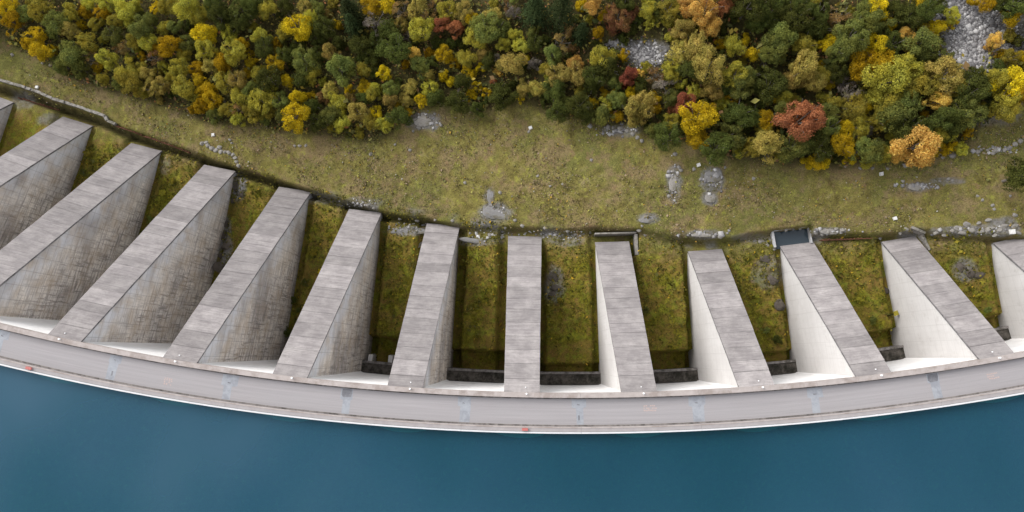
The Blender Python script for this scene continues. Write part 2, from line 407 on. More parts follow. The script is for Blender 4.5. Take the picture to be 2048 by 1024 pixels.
# ------------------------------------------------------------------ mesh helpers
def mesh(name, V, F, mat=None, uvs=None, smooth=False):
    me = bpy.data.meshes.new(name); me.from_pydata([tuple(map(float, v)) for v in V], [], F)
    mats = mat if isinstance(mat, (list, tuple)) else [mat]
    for k in mats:
        if k: me.materials.append(MATS[k])
    if uvs is not None:
        ul = me.uv_layers.new(name='UVMap'); flat = []
        for f in F:
            for vi in f: flat += list(uvs[vi])
        ul.data.foreach_set('uv', np.array(flat, np.float32))
    if smooth: me.polygons.foreach_set('use_smooth', [True]*len(me.polygons))
    me.update(); return me
def fast_mesh(name, V, F, mat):
    """V (n,3) and F (m,k) numpy"""
    me = bpy.data.meshes.new(name); n, k = F.shape
    me.vertices.add(len(V)); me.vertices.foreach_set('co', np.ascontiguousarray(V, np.float32).ravel())
    me.loops.add(n*k); me.loops.foreach_set('vertex_index', np.ascontiguousarray(F, np.int32).ravel())
    me.polygons.add(n); me.polygons.foreach_set('loop_start', np.arange(0, n*k, k, dtype=np.int32))
    if mat: me.materials.append(MATS[mat])
    me.update(calc_edges=True); return me
def obj(name, me, parent=None, loc=None, **props):
    o = bpy.data.objects.new(name, me); COL.objects.link(o)
    if loc is not None: o.location = loc
    if parent is not None:
        o.parent = parent
    for k, v in props.items():
        if v: o[k] = v
    return o
def empty(name, loc, **props): return obj(name, None, None, loc, **props)
def off(V, o): return [(v[0]-o[0], v[1]-o[1], v[2]-o[2]) for v in V]
BOXF = [(0, 3, 2, 1), (4, 5, 6, 7), (0, 1, 5, 4), (1, 2, 6, 5), (2, 3, 7, 6), (3, 0, 4, 7)]
def pbox(u, t0, t1, v0, v1, z0, z1):
    """box in the dam frame (t sideways, v downstream)"""
    c = [(t0, v1), (t1, v1), (t1, v0), (t0, v0)]
    c = [(t0, v0), (t1, v0), (t1, v1), (t0, v1)]
    return [P(u, v, z0, t) for t, v in c]+[P(u, v, z1, t) for t, v in c]
def arcstrip(u0, u1, n, prof, closed=True):
    """sweep a (v,z) profile along the arc; returns V,F,UV"""
    V, F, U = [], [], []; m = len(prof)
    for k in range(n+1):
        u = u0+(u1-u0)*k/n
        s = (u*DPH*RAD)
        acc = 0
        for j, (v, z) in enumerate(prof):
            V.append(P(u, v, z)); U.append((s, -v if True else acc))
    for k in range(n):
        for j in range(m if closed else m-1):
            a = k*m+j; b = k*m+(j+1) % m
            F.append((a, b, b+m, a+m))
    if closed:
        F.append(tuple(range(m-1, -1, -1))); F.append(tuple(n*m+j for j in range(m)))
    return V, F, U

# ------------------------------------------------------------------ SETTING: ground
def axis(lo, hi, step, far, c=9.0):
    a = list(np.arange(lo, hi+step*.5, step)); s = step
    left, x = [], lo
    while x > -far: s = min(s*1.5, 40); x -= s; left.append(x)
    s = step; right, x = [], a[-1]
    while x < far: s = min(s*1.5, 40); x += s; right.append(x)
    return np.array(left[::-1]+a+right)
xs = axis(-122, 122, .38, 500)
ya = np.arange(-9, 42, .30); yb = np.arange(42.3, 112, .62)
s = .62; far = []; x = yb[-1]
while x < 520: s = min(s*1.5, 40); x += s; far.append(x)
near = []; s = .5; x = -9
while x > -420: s = min(s*1.6, 40); x -= s; near.append(x)
ys = np.concatenate([near[::-1], ya, yb, far])
X, Y = np.meshgrid(xs, ys); Z = height(X, Y)
nx, ny = len(xs), len(ys)
ii = (np.arange(ny-1)[:, None]*nx+np.arange(nx-1)[None, :]).ravel()
gm = fast_mesh('ground', np.stack([X.ravel(), Y.ravel(), Z.ravel()], 1), np.stack([ii, ii+1, ii+nx+1, ii+nx], 1), 'ground_cover_soil')
gm.polygons.foreach_set('use_smooth', np.ones(len(gm.polygons), bool))
# forest outline, traced at the foot of the front trees and turned into ground positions
FE = [(-300, 0), (0, 75), (60, 112), (130, 155), (250, 190), (330, 218), (420, 247), (560, 262), (640, 275), (720, 288), (790, 268), (830, 228), (880, 213), (960, 222), (1020, 212), (1090, 222),
      (1130, 245), (1200, 250), (1260, 252), (1290, 282), (1400, 292), (1450, 318), (1520, 324), (1640, 336), (1790, 328), (1880, 308), (1930, 292), (1990, 232), (2048, 205), (2400, 120)]
FEW = np.array([ground_at(*p)[:2] for p in FE])
def forest_mask(x, y):
    e = np.interp(x, FEW[:, 0], FEW[:, 1]); return y-e
def px_of(x, y, z):
    d = np.stack([np.asarray(x, float), np.asarray(y, float), np.asarray(z, float)-HC], -1)
    q = d@CF; return 1024+FPX*(d@CR)/q, 512-FPX*(d@CU)/q
U, Vv = to_uv(X, Y); Lg = interp(Lk, U)
wob = 3*(fbm(X*.2, Y*.2, 77)-.5)
mossm = sstep(1.5, -4.0, Vv-Lg+wob*1.3)*(Vv > 0)
forest = sstep(-1.0, 1.5, forest_mask(X, Y)+wob)
PXg, PYg = px_of(X, Y, Z)
ROCKZ = [(1940, 85, 62, 62, 1.0), (1965, 20, 60, 40, 1.0), (1900, 15, 45, 45, 1), (2010, 75, 75, 50, 1), (1290, 105, 60, 28, 1.0), (850, 243, 36, 20, .9), (990, 425, 36, 22, .9), (980, 390, 12, 18, .7), (1296, 437, 24, 11, .8), (1425, 360, 26, 28, .9),
         (1348, 366, 17, 42, .8), (1420, 396, 18, 16, .9), (1838, 374, 34, 10, .7), (1895, 362, 40, 8, .7), (820, 462, 48, 10, .9), (955, 484, 48, 8, .8), (1660, 462, 40, 9, .8), (1950, 462, 90, 12, .9), (2010, 455, 34, 22, .9), (1240, 262, 40, 12, .7), (1990, 225, 60, 30, .5),
         (450, 490, 16, 60, 1), (478, 375, 16, 30, 1), (1108, 570, 22, 40, .7), (1930, 540, 30, 26, .8), (1540, 545, 40, 36, .5), (330, 330, 12, 20, .4), (45, 200, 26, 18, .6), (95, 240, 22, 14, .6), (1130, 480, 40, 14, .6), (640, 395, 40, 14, .5), (720, 405, 50, 12, .5), (1410, 468, 44, 10, .8), (1500, 475, 40, 10, .5), (540, 165, 20, 10, .4)]
rk = np.zeros_like(X)
for (a, b, rx, ry, s_) in ROCKZ:
    q = ((PXg-a)/rx)**2+((PYg-b)/ry)**2
    rk = np.maximum(rk, s_*sstep(1.25, .55, q+1.1*(fbm(X*.7, Y*.7, 5)-.45)))
edgeband = np.exp(-((Vv-Lg-1.2)/1.0)**2)*sstep(.5, .62, fbm(X*.22, Y*.22, 91))*.9
rk = np.maximum(rk, edgeband*(U > 4.2))
col = np.zeros((ny*nx, 4), np.float32); col[:, 0] = mossm.ravel(); col[:, 1] = (forest*.9).ravel(); col[:, 2] = rk.ravel(); col[:, 3] = 1
ditch = np.exp(-np.abs((Vv-np.interp(U, DU, DV)+.3)/.85)**4)*(.25+.7*sstep(7, 5, U))*(Vv > 5)
col[:, 1] = np.maximum(col[:, 1], ditch.ravel())
ca = gm.color_attributes.new('zone', 'FLOAT_COLOR', 'POINT'); ca.data.foreach_set('color', col.ravel())
obj('ground', gm, kind='structure')

# ------------------------------------------------------------------ SETTING: water
VW = -6.2
wv = [(-900, VW*0), ]
def lake():
    n = 60; V, F = [], []
    for k in range(n+1):
        u = -18+50*k/n
        V.append(P(u, -4.0, -1.4)); V.append(P(u, -60, -1.4)); V.append(P(u, -420, -1.4))
    for k in range(n):
        for j in range(2): F.append((k*3+j, k*3+j+1, k*3+j+4, k*3+j+3))
    return mesh('reservoir_water', V, F, 'lake_water')
obj('reservoir_water', lake(), kind='structure')

# ------------------------------------------------------------------ DAM: wall with crest slab
U0, U1 = -4.0, 17.0
dam = empty('dam_wall', P(7, -3, -46), label='long curved concrete dam wall carrying the crest road, pale panels between buttresses', category='dam wall')
dl = tuple(dam.location)
V, F, UV = arcstrip(U0, U1, 126, [(-.05, -.95), (-.05, -2.4), (-5.9, -2.6), (-5.9, -.95)])
obj('crest_slab', mesh('crest_slab', off(V, dl), F, 'concrete_grey', UV), dam)
V, F, UV = arcstrip(U0, U1, 126, [(-1.4, -2.3), (-1.4, -46.5), (-5.4, -46.5), (-5.4, -2.3)])
obj('core_wall', mesh('core_wall', off(V, dl), F, 'submerged_concrete', UV), dam)
for b in range(-1, 13):
    for half in (0, 1):
        # plan outline of the face: rounded haunch at the buttress, plain to the middle joint
        n = 8; pl = []; wdt = UPOS[b+1]-UPOS[b]; FW = (W0-.06)/(.5*wdt*DPH*RAD)
        g0 = .0012
        for k in range(n+1):
            f = FW+(1-FW)*(k/n)**1.6; uu = UPOS[b]+.5*wdt*f if half == 0 else UPOS[b+1]-.5*wdt*f
            uu = uu+(-g0 if half == 0 else g0)*(k == n)
            tang = .5*wdt*f*DPH*RAD-W0
            v = 0.9*max(0, 1-max(tang, 0)/1.6)**2 if tang > -.5 else .9
            pl.append((uu, v))
        z0, z1 = -.30, -46.0
        V, F, UV = [], [], []
        for (uu, v) in pl:
            for vv, zz in ((v*.12, z0), (v+.35, z1), (-.5, z1), (-.5, z0)):
                V.append(P(uu, vv, zz)); UV.append((uu*DPH*RAD, zz))
        for k in range(n):
            for j in range(4):
                a = k*4+j; c = k*4+(j+1) % 4
                F.append((a, c, c+4, a+4) if half == 0 else (a, a+4, c+4, c))
        F.append((3, 2, 1, 0)); F.append((n*4, n*4+1, n*4+2, n*4+3))
        obj('wall_panel', mesh('wall_panel', off(V, dl), F, 'concrete_white_wall', UV), dam)

# crest road
V, F, UV = [], [], []
N = 168
for k in range(N+1):
    u = U0+(U1-U0)*k/N
    for v in (-.45, -5.25): V.append(P(u, v, -.93)); UV.append((u*DPH*RAD, -v))
for k in range(N): F.append((k*2, k*2+1, k*2+3, k*2+2))
road = obj('road', mesh('road', V, F, 'asphalt_worn_grey', UV), kind='structure')
for v0, v1 in ((-.62, -.86), (-4.86, -5.12)):
    V, F, UV = arcstrip(U0, U1, 126, [(v0, -.924), (v1, -.924)], False)
    obj('gutter', mesh('gutter', V, F, 'gutter_dirt', UV), road)
def sheet(name, u, pts, z, mat, parent=road):
    V = [P(u, v, z, t) for t, v in pts]
    return obj(name, mesh(name, V, [tuple(range(len(V)))], mat), parent)
# patches over the expansion joints (one per half bay position along the road)
def road_uv(px, py):
    x, y = at_z(px, py, -.93); a, b = to_uv(np.array(x), np.array(y)); return float(a), float(b)
for k, px in enumerate((0, 228, 458, 693, 928, 1158, 1395, 1632, 1868, 2100)):
    py = {0: 690, 228: 733, 458: 775, 693: 795, 928: 818, 1158: 824, 1395: 815, 1632: 798, 1868: 767, 2100: 730}[px]
    u, _ = road_uv(px, py)
    j = lambda s: random.uniform(-s, s)
    wt, ws = 1.15+j(.2), .75+j(.18)
    vt = -.90; vm = -2.3+j(.4); vb = -4.82
    sh = j(.25)
    pts = [(-wt, vt), (-wt+j(.1), vm), (-ws+sh, vm-.15), (-ws+sh+j(.1), vb), (ws+sh, vb), (ws+sh+j(.1), vm-.1), (wt, vm+j(.2)), (wt+j(.1), vt)]
    sheet('road_patch', u, pts, -.918, 'asphalt_patch')
    sheet('joint_sealing', u, [(-.35+j(.2), vm+.55), (.1+j(.2), vm+.5), (.15, vm+.32), (-.3, vm+.36)], -.914, 'asphalt_dark_patch')
    if k in (3, 8): sheet('dark_road_patch', u, [(-.75, -.95), (-.85, -1.9), (-.5, -2.25), (.7, -2.15), (.85, -1.5), (.8, -.95)], -.912, 'asphalt_dark_patch')
    if k in (1, 5): sheet('joint_sealing', u, [(-.15, -3.4), (.1, -3.4), (.12, -4.1), (-.12, -4.15)], -.914, 'asphalt_dark_patch')
# worn pink lettering rows on the asphalt
for (px, py, rows, w_, along) in ((1300, 816, 3, 2.0, True), (336, 763, 4, 1.1, False), (1985, 752, 3, 1.7, True)):
    u, v = road_uv(px, py)
    for r in range(rows):
        t = -w_/2
        while t < w_/2-.1:
            q = random.uniform(.12, .30)
            if random.random() < .82:
                a = v+(r-(rows-1)/2)*.36+random.uniform(-.05, .05)
                pts = [(t, a+.10), (t, a-.10), (t+q, a-.10), (t+q, a+.10)]
                if not along: pts = [(p_[1]-v, v+p_[0]) for p_ in pts]; pts = pts[::-1]
                sheet('worn_lettering_stroke', u, pts, -.920, 'marking_worn_pink')
            t += q+.07

# parapets: one object each side, segment by segment
pd = empty('parapet', P(7, -.3, -.95), label='low pinkish concrete parapet on the buttress side of the crest road', category='parapet')
pu = empty('parapet', P(7, -5.6, -.95), label='low pinkish concrete parapet with white coping on the lake side of the road', category='parapet')
for b in range(int(U0), int(U1)):
    a, c = b+.5+.0008, b+1.5-.0008
    if c > U1: continue
    V, F, UV = arcstrip(a, c, 8, [(.14, -.02), (.14, -1.6), (.0, -1.7), (-.62, -.96), (-.62, -.03)])
    obj('parapet_segment', mesh('parapet_segment', off(V, pd.location), F, 'parapet_pink_concrete', UV), pd)
    V, F, UV = arcstrip(a, c, 8, [(-5.12, -.06), (-5.12, -.96), (-5.86, -.96), (-5.86, -.06)])
    sg = obj('parapet_segment', mesh('parapet_segment', off(V, pu.location), F, 'parapet_grey_concrete', UV), pu)
    V, F, UV = arcstrip(a, c, 8, [(-5.10, .0), (-5.10, -.055), (-5.30, -.055), (-5.30, .0)])
    obj('edge_strip', mesh('edge_strip', off(V, pu.location), F, 'parapet_pink_concrete', UV), sg)
    V, F, UV = arcstrip(a, c, 8, [(-5.90, .03), (-5.90, -.055), (-6.14, -.055), (-6.14, .03)])
    obj('white_coping', mesh('white_coping', off(V, pu.location), F, 'coping_white', UV), sg)

# ------------------------------------------------------------------ BUTTRESSES
BL = {0: 'stained concrete buttress nearest the far end of the stone wall',
      1: 'long concrete buttress with brown stained flank, toe under the stone wall',
      2: 'long stained concrete buttress whose toe reaches the start of the rusty fence',
      3: 'weathered concrete buttress with its toe under the end of the rusty fence',
      4: 'weathered concrete buttress beside a rib of brown rocks in moss',
      5: 'concrete buttress with grey streaked flank, below the meadow without fence or wall',
      6: 'concrete buttress beside the mossy bay with two pale concrete stubs',
      7: 'concrete buttress rising straight, only its sloping slab top showing, no flank in view',
      8: 'concrete buttress with a walled channel framing its toe',
      9: 'concrete buttress with clean white flank between walled channel and dark pool',
      10: 'concrete buttress with clean white flank and a dark water pool at its toe',
      11: 'concrete buttress with wide white flank and a low kerb wall at its toe',
      12: 'short concrete buttress with white flank beside the pile of pale slabs'}
def buttress(i):
    L, D = Lk[i], Dk[i]; ui = UPOS[i]
    root = empty('dam_buttress', P(ui, L*.5, -D-3), label=BL[i], category='buttress', group='radial buttresses holding the dam wall')
    ro = tuple(root.location)
    TH = .50
    zt = lambda v: -.25-(D-.25)*v/L
    # body: sides battered, split along v for the material coordinates
    n = 10; V, UV = [], []
    F, mi = [], []
    def add(v, z, s):
        V.append(P(ui, v, z, s*(W0+WB*(-z)))); UV.append((v+i*53.7, z+i*11.3)); return len(V)-1
    vs = [-.35]+[L*k/n for k in range(n+1)]
    for s in (-1, 1):
        prev = None
        for v in vs:
            a = add(v, zt(max(v, 0))-TH, s); b = add(v, -D-8 if v > L*.6 else -46.0, s)
            if prev:
                f = (prev[0], prev[1], b, a); F.append(f if s < 0 else f[::-1]); mi.append(0 if s < 0 else 1)
            prev = (a, b)
    m = len(vs)*2
    for k in range(len(vs)-1):
        F.append((2*k, 2*k+2, m+2*k+2, m+2*k)); mi.append(2)
    F.append((m-2, m-1, 2*m-1, 2*m-2)); mi.append(2)
    me = mesh('buttress_body', off(V, ro), F, ['concrete_clean', 'concrete_weathered', 'concrete_grey'], UV)
    me.polygons.foreach_set('material_index', mi)
    da = me.attributes.new('below_slab', 'FLOAT', 'POINT')
    da.data.foreach_set('value', np.array([0.0 if q % 2 == 0 else -(-D-8 if vs[(q//2) % len(vs)] > L*.6 else -46.0)+zt(max(vs[(q//2) % len(vs)], 0))-TH for q in range(len(V))], np.float32))
    obj('buttress_body', me, root)
    # sloping slab panels cast lift by lift
    np_ = int(round(L/2.3)); rr = random.Random(i*13+1)
    cuts = [0]+sorted([(k+rr.uniform(-.22, .22))/np_ for k in range(1, np_)])+[1]
    for k in range(np_):
        v0 = cuts[k]*L+(.015 if k else -.25); v1 = cuts[k+1]*L-(.015 if k < np_-1 else -.25)
        dz = rr.uniform(-.035, .035)
        if k == 0: dz = -.10
        V, UV = [], []
        ov = .16+rr.uniform(-.02, .02)
        for v in (v0, v1):
            for zz in (zt(v)+dz, zt(v)-TH-.02):
                for s in (-1, 1):
                    V.append(P(ui, v, zz, s*(W0+WB*(-zz)+ov))); UV.append((s*3+i*31+zz*.01, v*1.4+i*7+(zz != zt(v)+dz)*.3))
        F = [(0, 4, 5, 1)[::-1], (2, 3, 7, 6)[::-1], (0, 2, 6, 4)[::-1], (1, 5, 7, 3)[::-1], (0, 1, 3, 2)[::-1], (4, 6, 7, 5)[::-1]]
        sm = mesh('slab_panel', off(V, ro), F, ['concrete_slab_top', 'slab_edge_stain_shade'], UV)
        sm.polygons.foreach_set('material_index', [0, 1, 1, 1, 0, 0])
        obj('slab_panel', sm, root)
    # rounded head on the lake side, seen faintly below the water
    V, F = [], []; nn = 14
    for k in range(nn+1):
        a = -1+2*k/nn; t = a*6.0
        bul = 1.6*(1-abs(a)**2.2)
        V.append(P(ui, -5.42, -1.75, t)); V.append(P(ui, -5.45-bul, -1.95, t)); V.append(P(ui, -5.5-bul*1.15, -46, t)); V.append(P(ui, -5.42, -46, t))
    for k in range(nn):
        for j in range(3): F.append((k*4+j, k*4+4+j, k*4+5+j, k*4+1+j))
    obj('upstream_head', mesh('upstream_head', off(V, ro), F, 'submerged_concrete'), root)
for i in range(0, 13): buttress(i)

# foundation sills at the foot of the wall, one in each bay
SL = {4: 'dark stained sill behind the buttress by the brown rock rib',
      5: 'dark stained concrete sill in the bay with two pale stubs',
      6: 'dark stained concrete sill behind the rectangular mossy mound',
      7: 'dark stained concrete sill beside the buttress that shows no flank',
      8: 'dark stained concrete sill over a black ditch, one bay past the walled channel',
      9: 'dark stained concrete sill in the bay before the pool buttress',
      10: 'dark stained concrete sill in the bay after the pool buttress',
      11: 'paler stained concrete sill between the two last white flanked buttresses'}
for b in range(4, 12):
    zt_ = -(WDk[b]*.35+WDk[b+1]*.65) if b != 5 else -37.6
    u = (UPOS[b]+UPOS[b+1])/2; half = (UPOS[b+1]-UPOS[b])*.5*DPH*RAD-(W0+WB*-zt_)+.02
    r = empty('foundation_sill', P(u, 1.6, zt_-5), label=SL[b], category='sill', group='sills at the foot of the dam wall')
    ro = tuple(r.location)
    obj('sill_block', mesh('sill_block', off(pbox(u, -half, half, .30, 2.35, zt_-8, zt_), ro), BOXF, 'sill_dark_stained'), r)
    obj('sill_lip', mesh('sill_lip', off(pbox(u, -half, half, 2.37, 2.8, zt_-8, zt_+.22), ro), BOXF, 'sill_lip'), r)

# two pale stubs in the mossy bay
for k, (px, py) in enumerate(((741, 716), (781, 718))):
    x, y = at_z(px, py, -38.5); u, v = to_uv(np.array(x), np.array(y)); z0 = float(height(x, y))
    V = pbox(float(u), -.55, .55, float(v)-.9, float(v)+.9, z0-.6, -38.3)
    V = V[:4]+[(a*.9+V[(j+2) % 4+4][0]*.1, b_*.9+V[(j+2) % 4+4][1]*.1, c) for j, (a, b_, c) in enumerate(V[4:])]
    e = empty('concrete_stub', (x, y, z0), label='pale concrete stub standing in the dark ditch before the sill', category='concrete stub', group='stubs in the ditch')
    obj('stub_block', mesh('stub_block', off(V, e.location), BOXF, 'concrete_clean', [(p[0], p[2]) for p in V]), e)

# survey markers on the parapet and at the slab tops
def marker(name, x, y, z, h, r, label, grp):
    e = empty(name, (x, y, z), label=label, category='marker', group=grp)
    n = 10
    def ring(rad, zz): return [(rad*math.cos(2*math.pi*k/n), rad*math.sin(2*math.pi*k/n), zz) for k in range(n)]
    V = ring(r*.8, 0)+ring(r*.65, h*.8)
    F = [(k, (k+1) % n, n+(k+1) % n, n+k) for k in range(n)]+[tuple(range(n, 2*n))]
    obj('pillar', mesh('pillar', V, F, 'white_paint'), e)
    V = ring(r, h*.8+.004)+ring(r*1.05, h*.9)+ring(r*.5, h)
    F = [(j*n+k, j*n+(k+1) % n, j*n+n+(k+1) % n, j*n+n+k) for j in range(2) for k in range(n)]+[tuple(range(2*n, 3*n)), tuple(range(n-1, -1, -1))]
    obj('cap', mesh('cap', V, F, 'white_paint'), e)
MK = [(119, 682), (351, 727), (584, 760), (820, 781), (1053, 791), (1287, 789), (1525, 777), (1762, 752), (1998, 716)]
for k, (px, py) in enumerate(MK):
    x, y = at_z(px, py, .0); u, v = to_uv(np.array(x), np.array(y)); x, y, _ = P(float(u), -.05, 0)
    marker('survey_marker', x, y, -.02, .45, .14, 'small white capped survey marker on the parapet above buttress', 'survey markers along the parapet')
    if k != 2:
        i = k+3; v = .9; z = -.25-(Dk[i]-.25)*v/Lk[i]-.12
        x, y, _ = P(float(u)-.008, v, 0)
        marker('survey_peg', x, y, z-.02, .3, .09, 'tiny white survey peg on top panel of buttress slab', 'survey pegs on the buttress slabs')

# red lifebuoy boxes on the lake-side parapet
for (px, py, lb) in ((1050, 859, 'red lifebuoy box on the parapet in line with the flankless buttress'), (57, 742, 'red lifebuoy box on the parapet nearest the stone wall end of dam')):
    x, y = at_z(px, py, 0); u, v = to_uv(np.array(x), np.array(y)); u = float(u)
    e = empty('lifebuoy_box', P(u, -5.54, -.06), label=lb, category='lifebuoy box', group='red boxes on the parapet')
    ro = tuple(e.location)
    obj('case', mesh('case', off(pbox(u, -.42, .42, -5.72, -5.36, -.06, .22), ro), BOXF, 'red_paint'), e)
    obj('lid', mesh('lid', off(pbox(u, -.46, .46, -5.75, -5.33, .222, .30), ro), BOXF, 'red_paint'), e)

# ------------------------------------------------------------------ toe structures
def boxobj(name, part, boxes, mat, lb, cat, grp=None):
    V0 = boxes[0]; c = (sum(p[0] for p in V0)/8, sum(p[1] for p in V0)/8, min(p[2] for p in V0))
    e = empty(name, c, label=lb, category=cat, group=grp)
    for q in boxes: obj(part, mesh(part, off(q, c), BOXF, mat), e)
    return e
u, t0, t1, v0, v1, fz = BASINS[0]; zt_ = fz+2.1
e = boxobj('water_basin', 'basin_wall', [pbox(u, t0-.35, t0+.1, v0-.2, v1+.1, fz-.5, zt_), pbox(u, t1-.1, t1+.25, v0-.2, v1+.1, fz-.5, zt_-.2), pbox(u, t0-.35, t1+.25, v1+.12, v1+.55, fz-.5, zt_+.25)],
           'concrete_grey', 'small concrete basin of dark water at the toe of a white flanked buttress', 'basin')
obj('pool_water', mesh('pool_water', off([P(u, v0-.5, fz+1.2, t0), P(u, v0-.5, fz+1.2, t1), P(u, v1+.1, fz+1.2, t1), P(u, v1+.1, fz+1.2, t0)], e.location), [(0, 1, 2, 3)], 'pool_water'), e)
z8 = -Dk[8]
boxobj('channel_wall', 'wall_section', [pbox(8, -3.4, 4.7, Lk[8]+1.65, Lk[8]+1.95, z8-2, z8+.9), pbox(8, 4.35, 4.95, Lk[8]-2.6, Lk[8]+1.5, z8-2, z8+.7)],
       'wall_stone', 'L shaped grey concrete channel wall framing the toe of a buttress', 'channel wall')
z11 = -Dk[11]
V = []
def polywall(name, part, pts, width, h, depth, mat, lb, cat, n_split=1, mat_cap=None, cap_name=None, caps=0):
    W = [ground_at(*p) for p in pts]
    e = empty(name, W[0], label=lb, category=cat)
    seg = []
    for a, b in zip(W[:-1], W[1:]):
        n = max(1, int(math.dist(a, b)/n_split))
        for k in range(n):
            seg.append([tuple(a[j]+(b[j]-a[j])*q for j in range(3)) for q in (k/n, (k+1)/n)])
    for a, b in seg:
        dx, dy = b[0]-a[0], b[1]-a[1]; l = math.hypot(dx, dy) or 1; nx_, ny_ = -dy/l*width/2, dx/l*width/2
        za, zb = float(height(a[0], a[1])), float(height(b[0], b[1]))
        zz = max(za, zb)
        q = [(a[0]+nx_, a[1]+ny_), (a[0]-nx_, a[1]-ny_), (b[0]-nx_, b[1]-ny_), (b[0]+nx_, b[1]+ny_)]
        if random.random() < 2:
            V = [(x, y, zz-depth) for x, y in q]+[(x+random.uniform(-.05, .05), y+random.uniform(-.05, .05), zz+h*random.uniform(.85, 1.1)) for x, y in q]
        s = obj(part, mesh(part, off(V, e.location), BOXF, mat), e)
        if cap_name:
            f = 1.12; cx_ = sum(p[0] for p in V[4:])/4; cy_ = sum(p[1] for p in V[4:])/4
            top = max(p[2] for p in V[4:])
            C = [(cx_+(x-cx_)*.97+(nx_*.12 if k in (0, 3) else -nx_*.12), cy_+(y-cy_)*.97, top-.03) for k, (x, y, _) in enumerate(V[4:])]
            C = C+[(x+random.uniform(-.06, .06), y+random.uniform(-.06, .06), top+.16+random.uniform(-.04, .05)) for x, y, _ in C]
            obj(cap_name, mesh(cap_name, off(C, e.location), BOXF, mat_cap), e)
    return e
polywall('kerb_wall', 'kerb_block', [(1822, 455), (1838, 470), (1858, 500)], .45, .35, 1.4, 'wall_stone', 'short grey kerb wall slanting past the toe of a buttress', 'kerb', 6)
polywall('stone_wall', 'stone_course', [(-70, 135), (0, 161), (25, 168), (76, 184), (109, 199), (157, 214), (203, 230), (214, 234), (220, 244), (234, 250)], .55, .7, 2.0, 'wall_stone', 'old stone retaining wall with pale coping stones along the meadow edge', 'stone wall', 1.15, 'rock_pale', 'coping_stone')

def fence(pts, lb):
    W = [ground_at(*p) for p in pts]
    e = empty('rusty_fence', W[0], label=lb, category='fence')
    path = []
    for a, b in zip(W[:-1], W[1:]):
        n = max(1, int(math.dist(a[:2], b[:2])/.55))
        path += [(a[0]+(b[0]-a[0])*k/n, a[1]+(b[1]-a[1])*k/n) for k in range(n)]
    path.append(W[-1][:2])
    H = 1.15
    Q = [(x, y, float(height(x, y))) for x, y in path]
    pv = [(-.13, -.06), (.13, -.06), (.13, .06), (-.13, .06)]
    pm = mesh('picket', [(x, y, -.3) for x, y in pv]+[(x*.8, y*.8, H) for x, y in pv], BOXF, 'rust')
    for (x, y, z) in Q:
        o = obj('picket', pm, e, (x-e.location[0], y-e.location[1], z-e.location[2])); o.rotation_euler = (random.uniform(-.1, .1), random.uniform(-.1, .1), random.uniform(-.3, .3))
    for hh in (.45, 1.0):
        V, F = [], []
        for k, (x, y, z) in enumerate(Q):
            for dy, dz in ((-.05, -.06), (.05, -.06), (.05, .06), (-.05, .06)): V.append((x, y+dy-.11, z+hh+dz))
        for k in range(len(Q)-1):
            for j in range(4): F.append((k*4+j, k*4+(j+1) % 4, k*4+4+(j+1) % 4, k*4+4+j))
        F += [(3, 2, 1, 0), tuple(len(Q)*4-4+j for j in range(4))]
        obj('rail', mesh('rail', off(V, e.location), F, 'rust'), e)
fence([(236, 254), (258, 261), (279, 269), (305, 278), (330, 287), (360, 298), (382, 307)], 'rusty brown picket fence along the ditch from the stone wall')
fence([(1640, 481), (1690, 479), (1738, 477)], 'rusty brown picket fence between pool and kerb wall at the toes')
fence([(42, 198), (76, 208), (122, 222)], 'short rusty picket fence in the ditch below the stone wall')

# ------------------------------------------------------------------ rocks
def rock_mesh(name, seed, flat=.5, blocky=False, sub=2):
    import bmesh
    bm = bmesh.new()
    bmesh.ops.create_icosphere(bm, subdivisions=sub, radius=1)
    r = random.Random(seed); planes = []
    for _ in range(9):
        n = Vector((r.gauss(0, 1), r.gauss(0, 1), r.gauss(0, .8))).normalized(); planes.append((n, r.uniform(.55, .85)))
    for v in bm.verts:
        for n, d in planes:
            q = v.co.dot(n)
            if q > d: v.co -= n*(q-d)*.95
        v.co += Vector((r.uniform(-.05, .05), r.uniform(-.05, .05), r.uniform(-.05, .05)))
        v.co.z *= flat
    me = bpy.data.meshes.new(name); bm.to_mesh(me); bm.free()
    return me
RV = [rock_mesh('rock', 100+k, random.uniform(.45, .8)) for k in range(8)]
SV = [rock_mesh('rock_slab', 200+k, random.uniform(.28, .4), sub=3) for k in range(6)]
def put_rock(name, px, py, rx, ry, mat, lb, cat, grp, meshes=RV, zs=None, rot=None):
    x, y, z = ground_at(px, py)
    me = random.choice(meshes); sc = 9.9
    o = bpy.data.objects.new(name, me); COL.objects.link(o)
    if not me.materials: me.materials.append(MATS[mat])
    o.material_slots[0].link = 'OBJECT'; o.material_slots[0].material = MATS[mat]
    o.location = (x, y, z+.02); o.scale = (rx/sc*1.2, ry/sc*1.2, zs or min(rx, ry)/sc*1.2)
    o.rotation_euler = (random.uniform(-.1, .1), random.uniform(-.1, .1), random.uniform(-.4, .4) if rot is None else rot)
    o['label'] = lb; o['category'] = cat
    if grp: o['group'] = grp
    return o
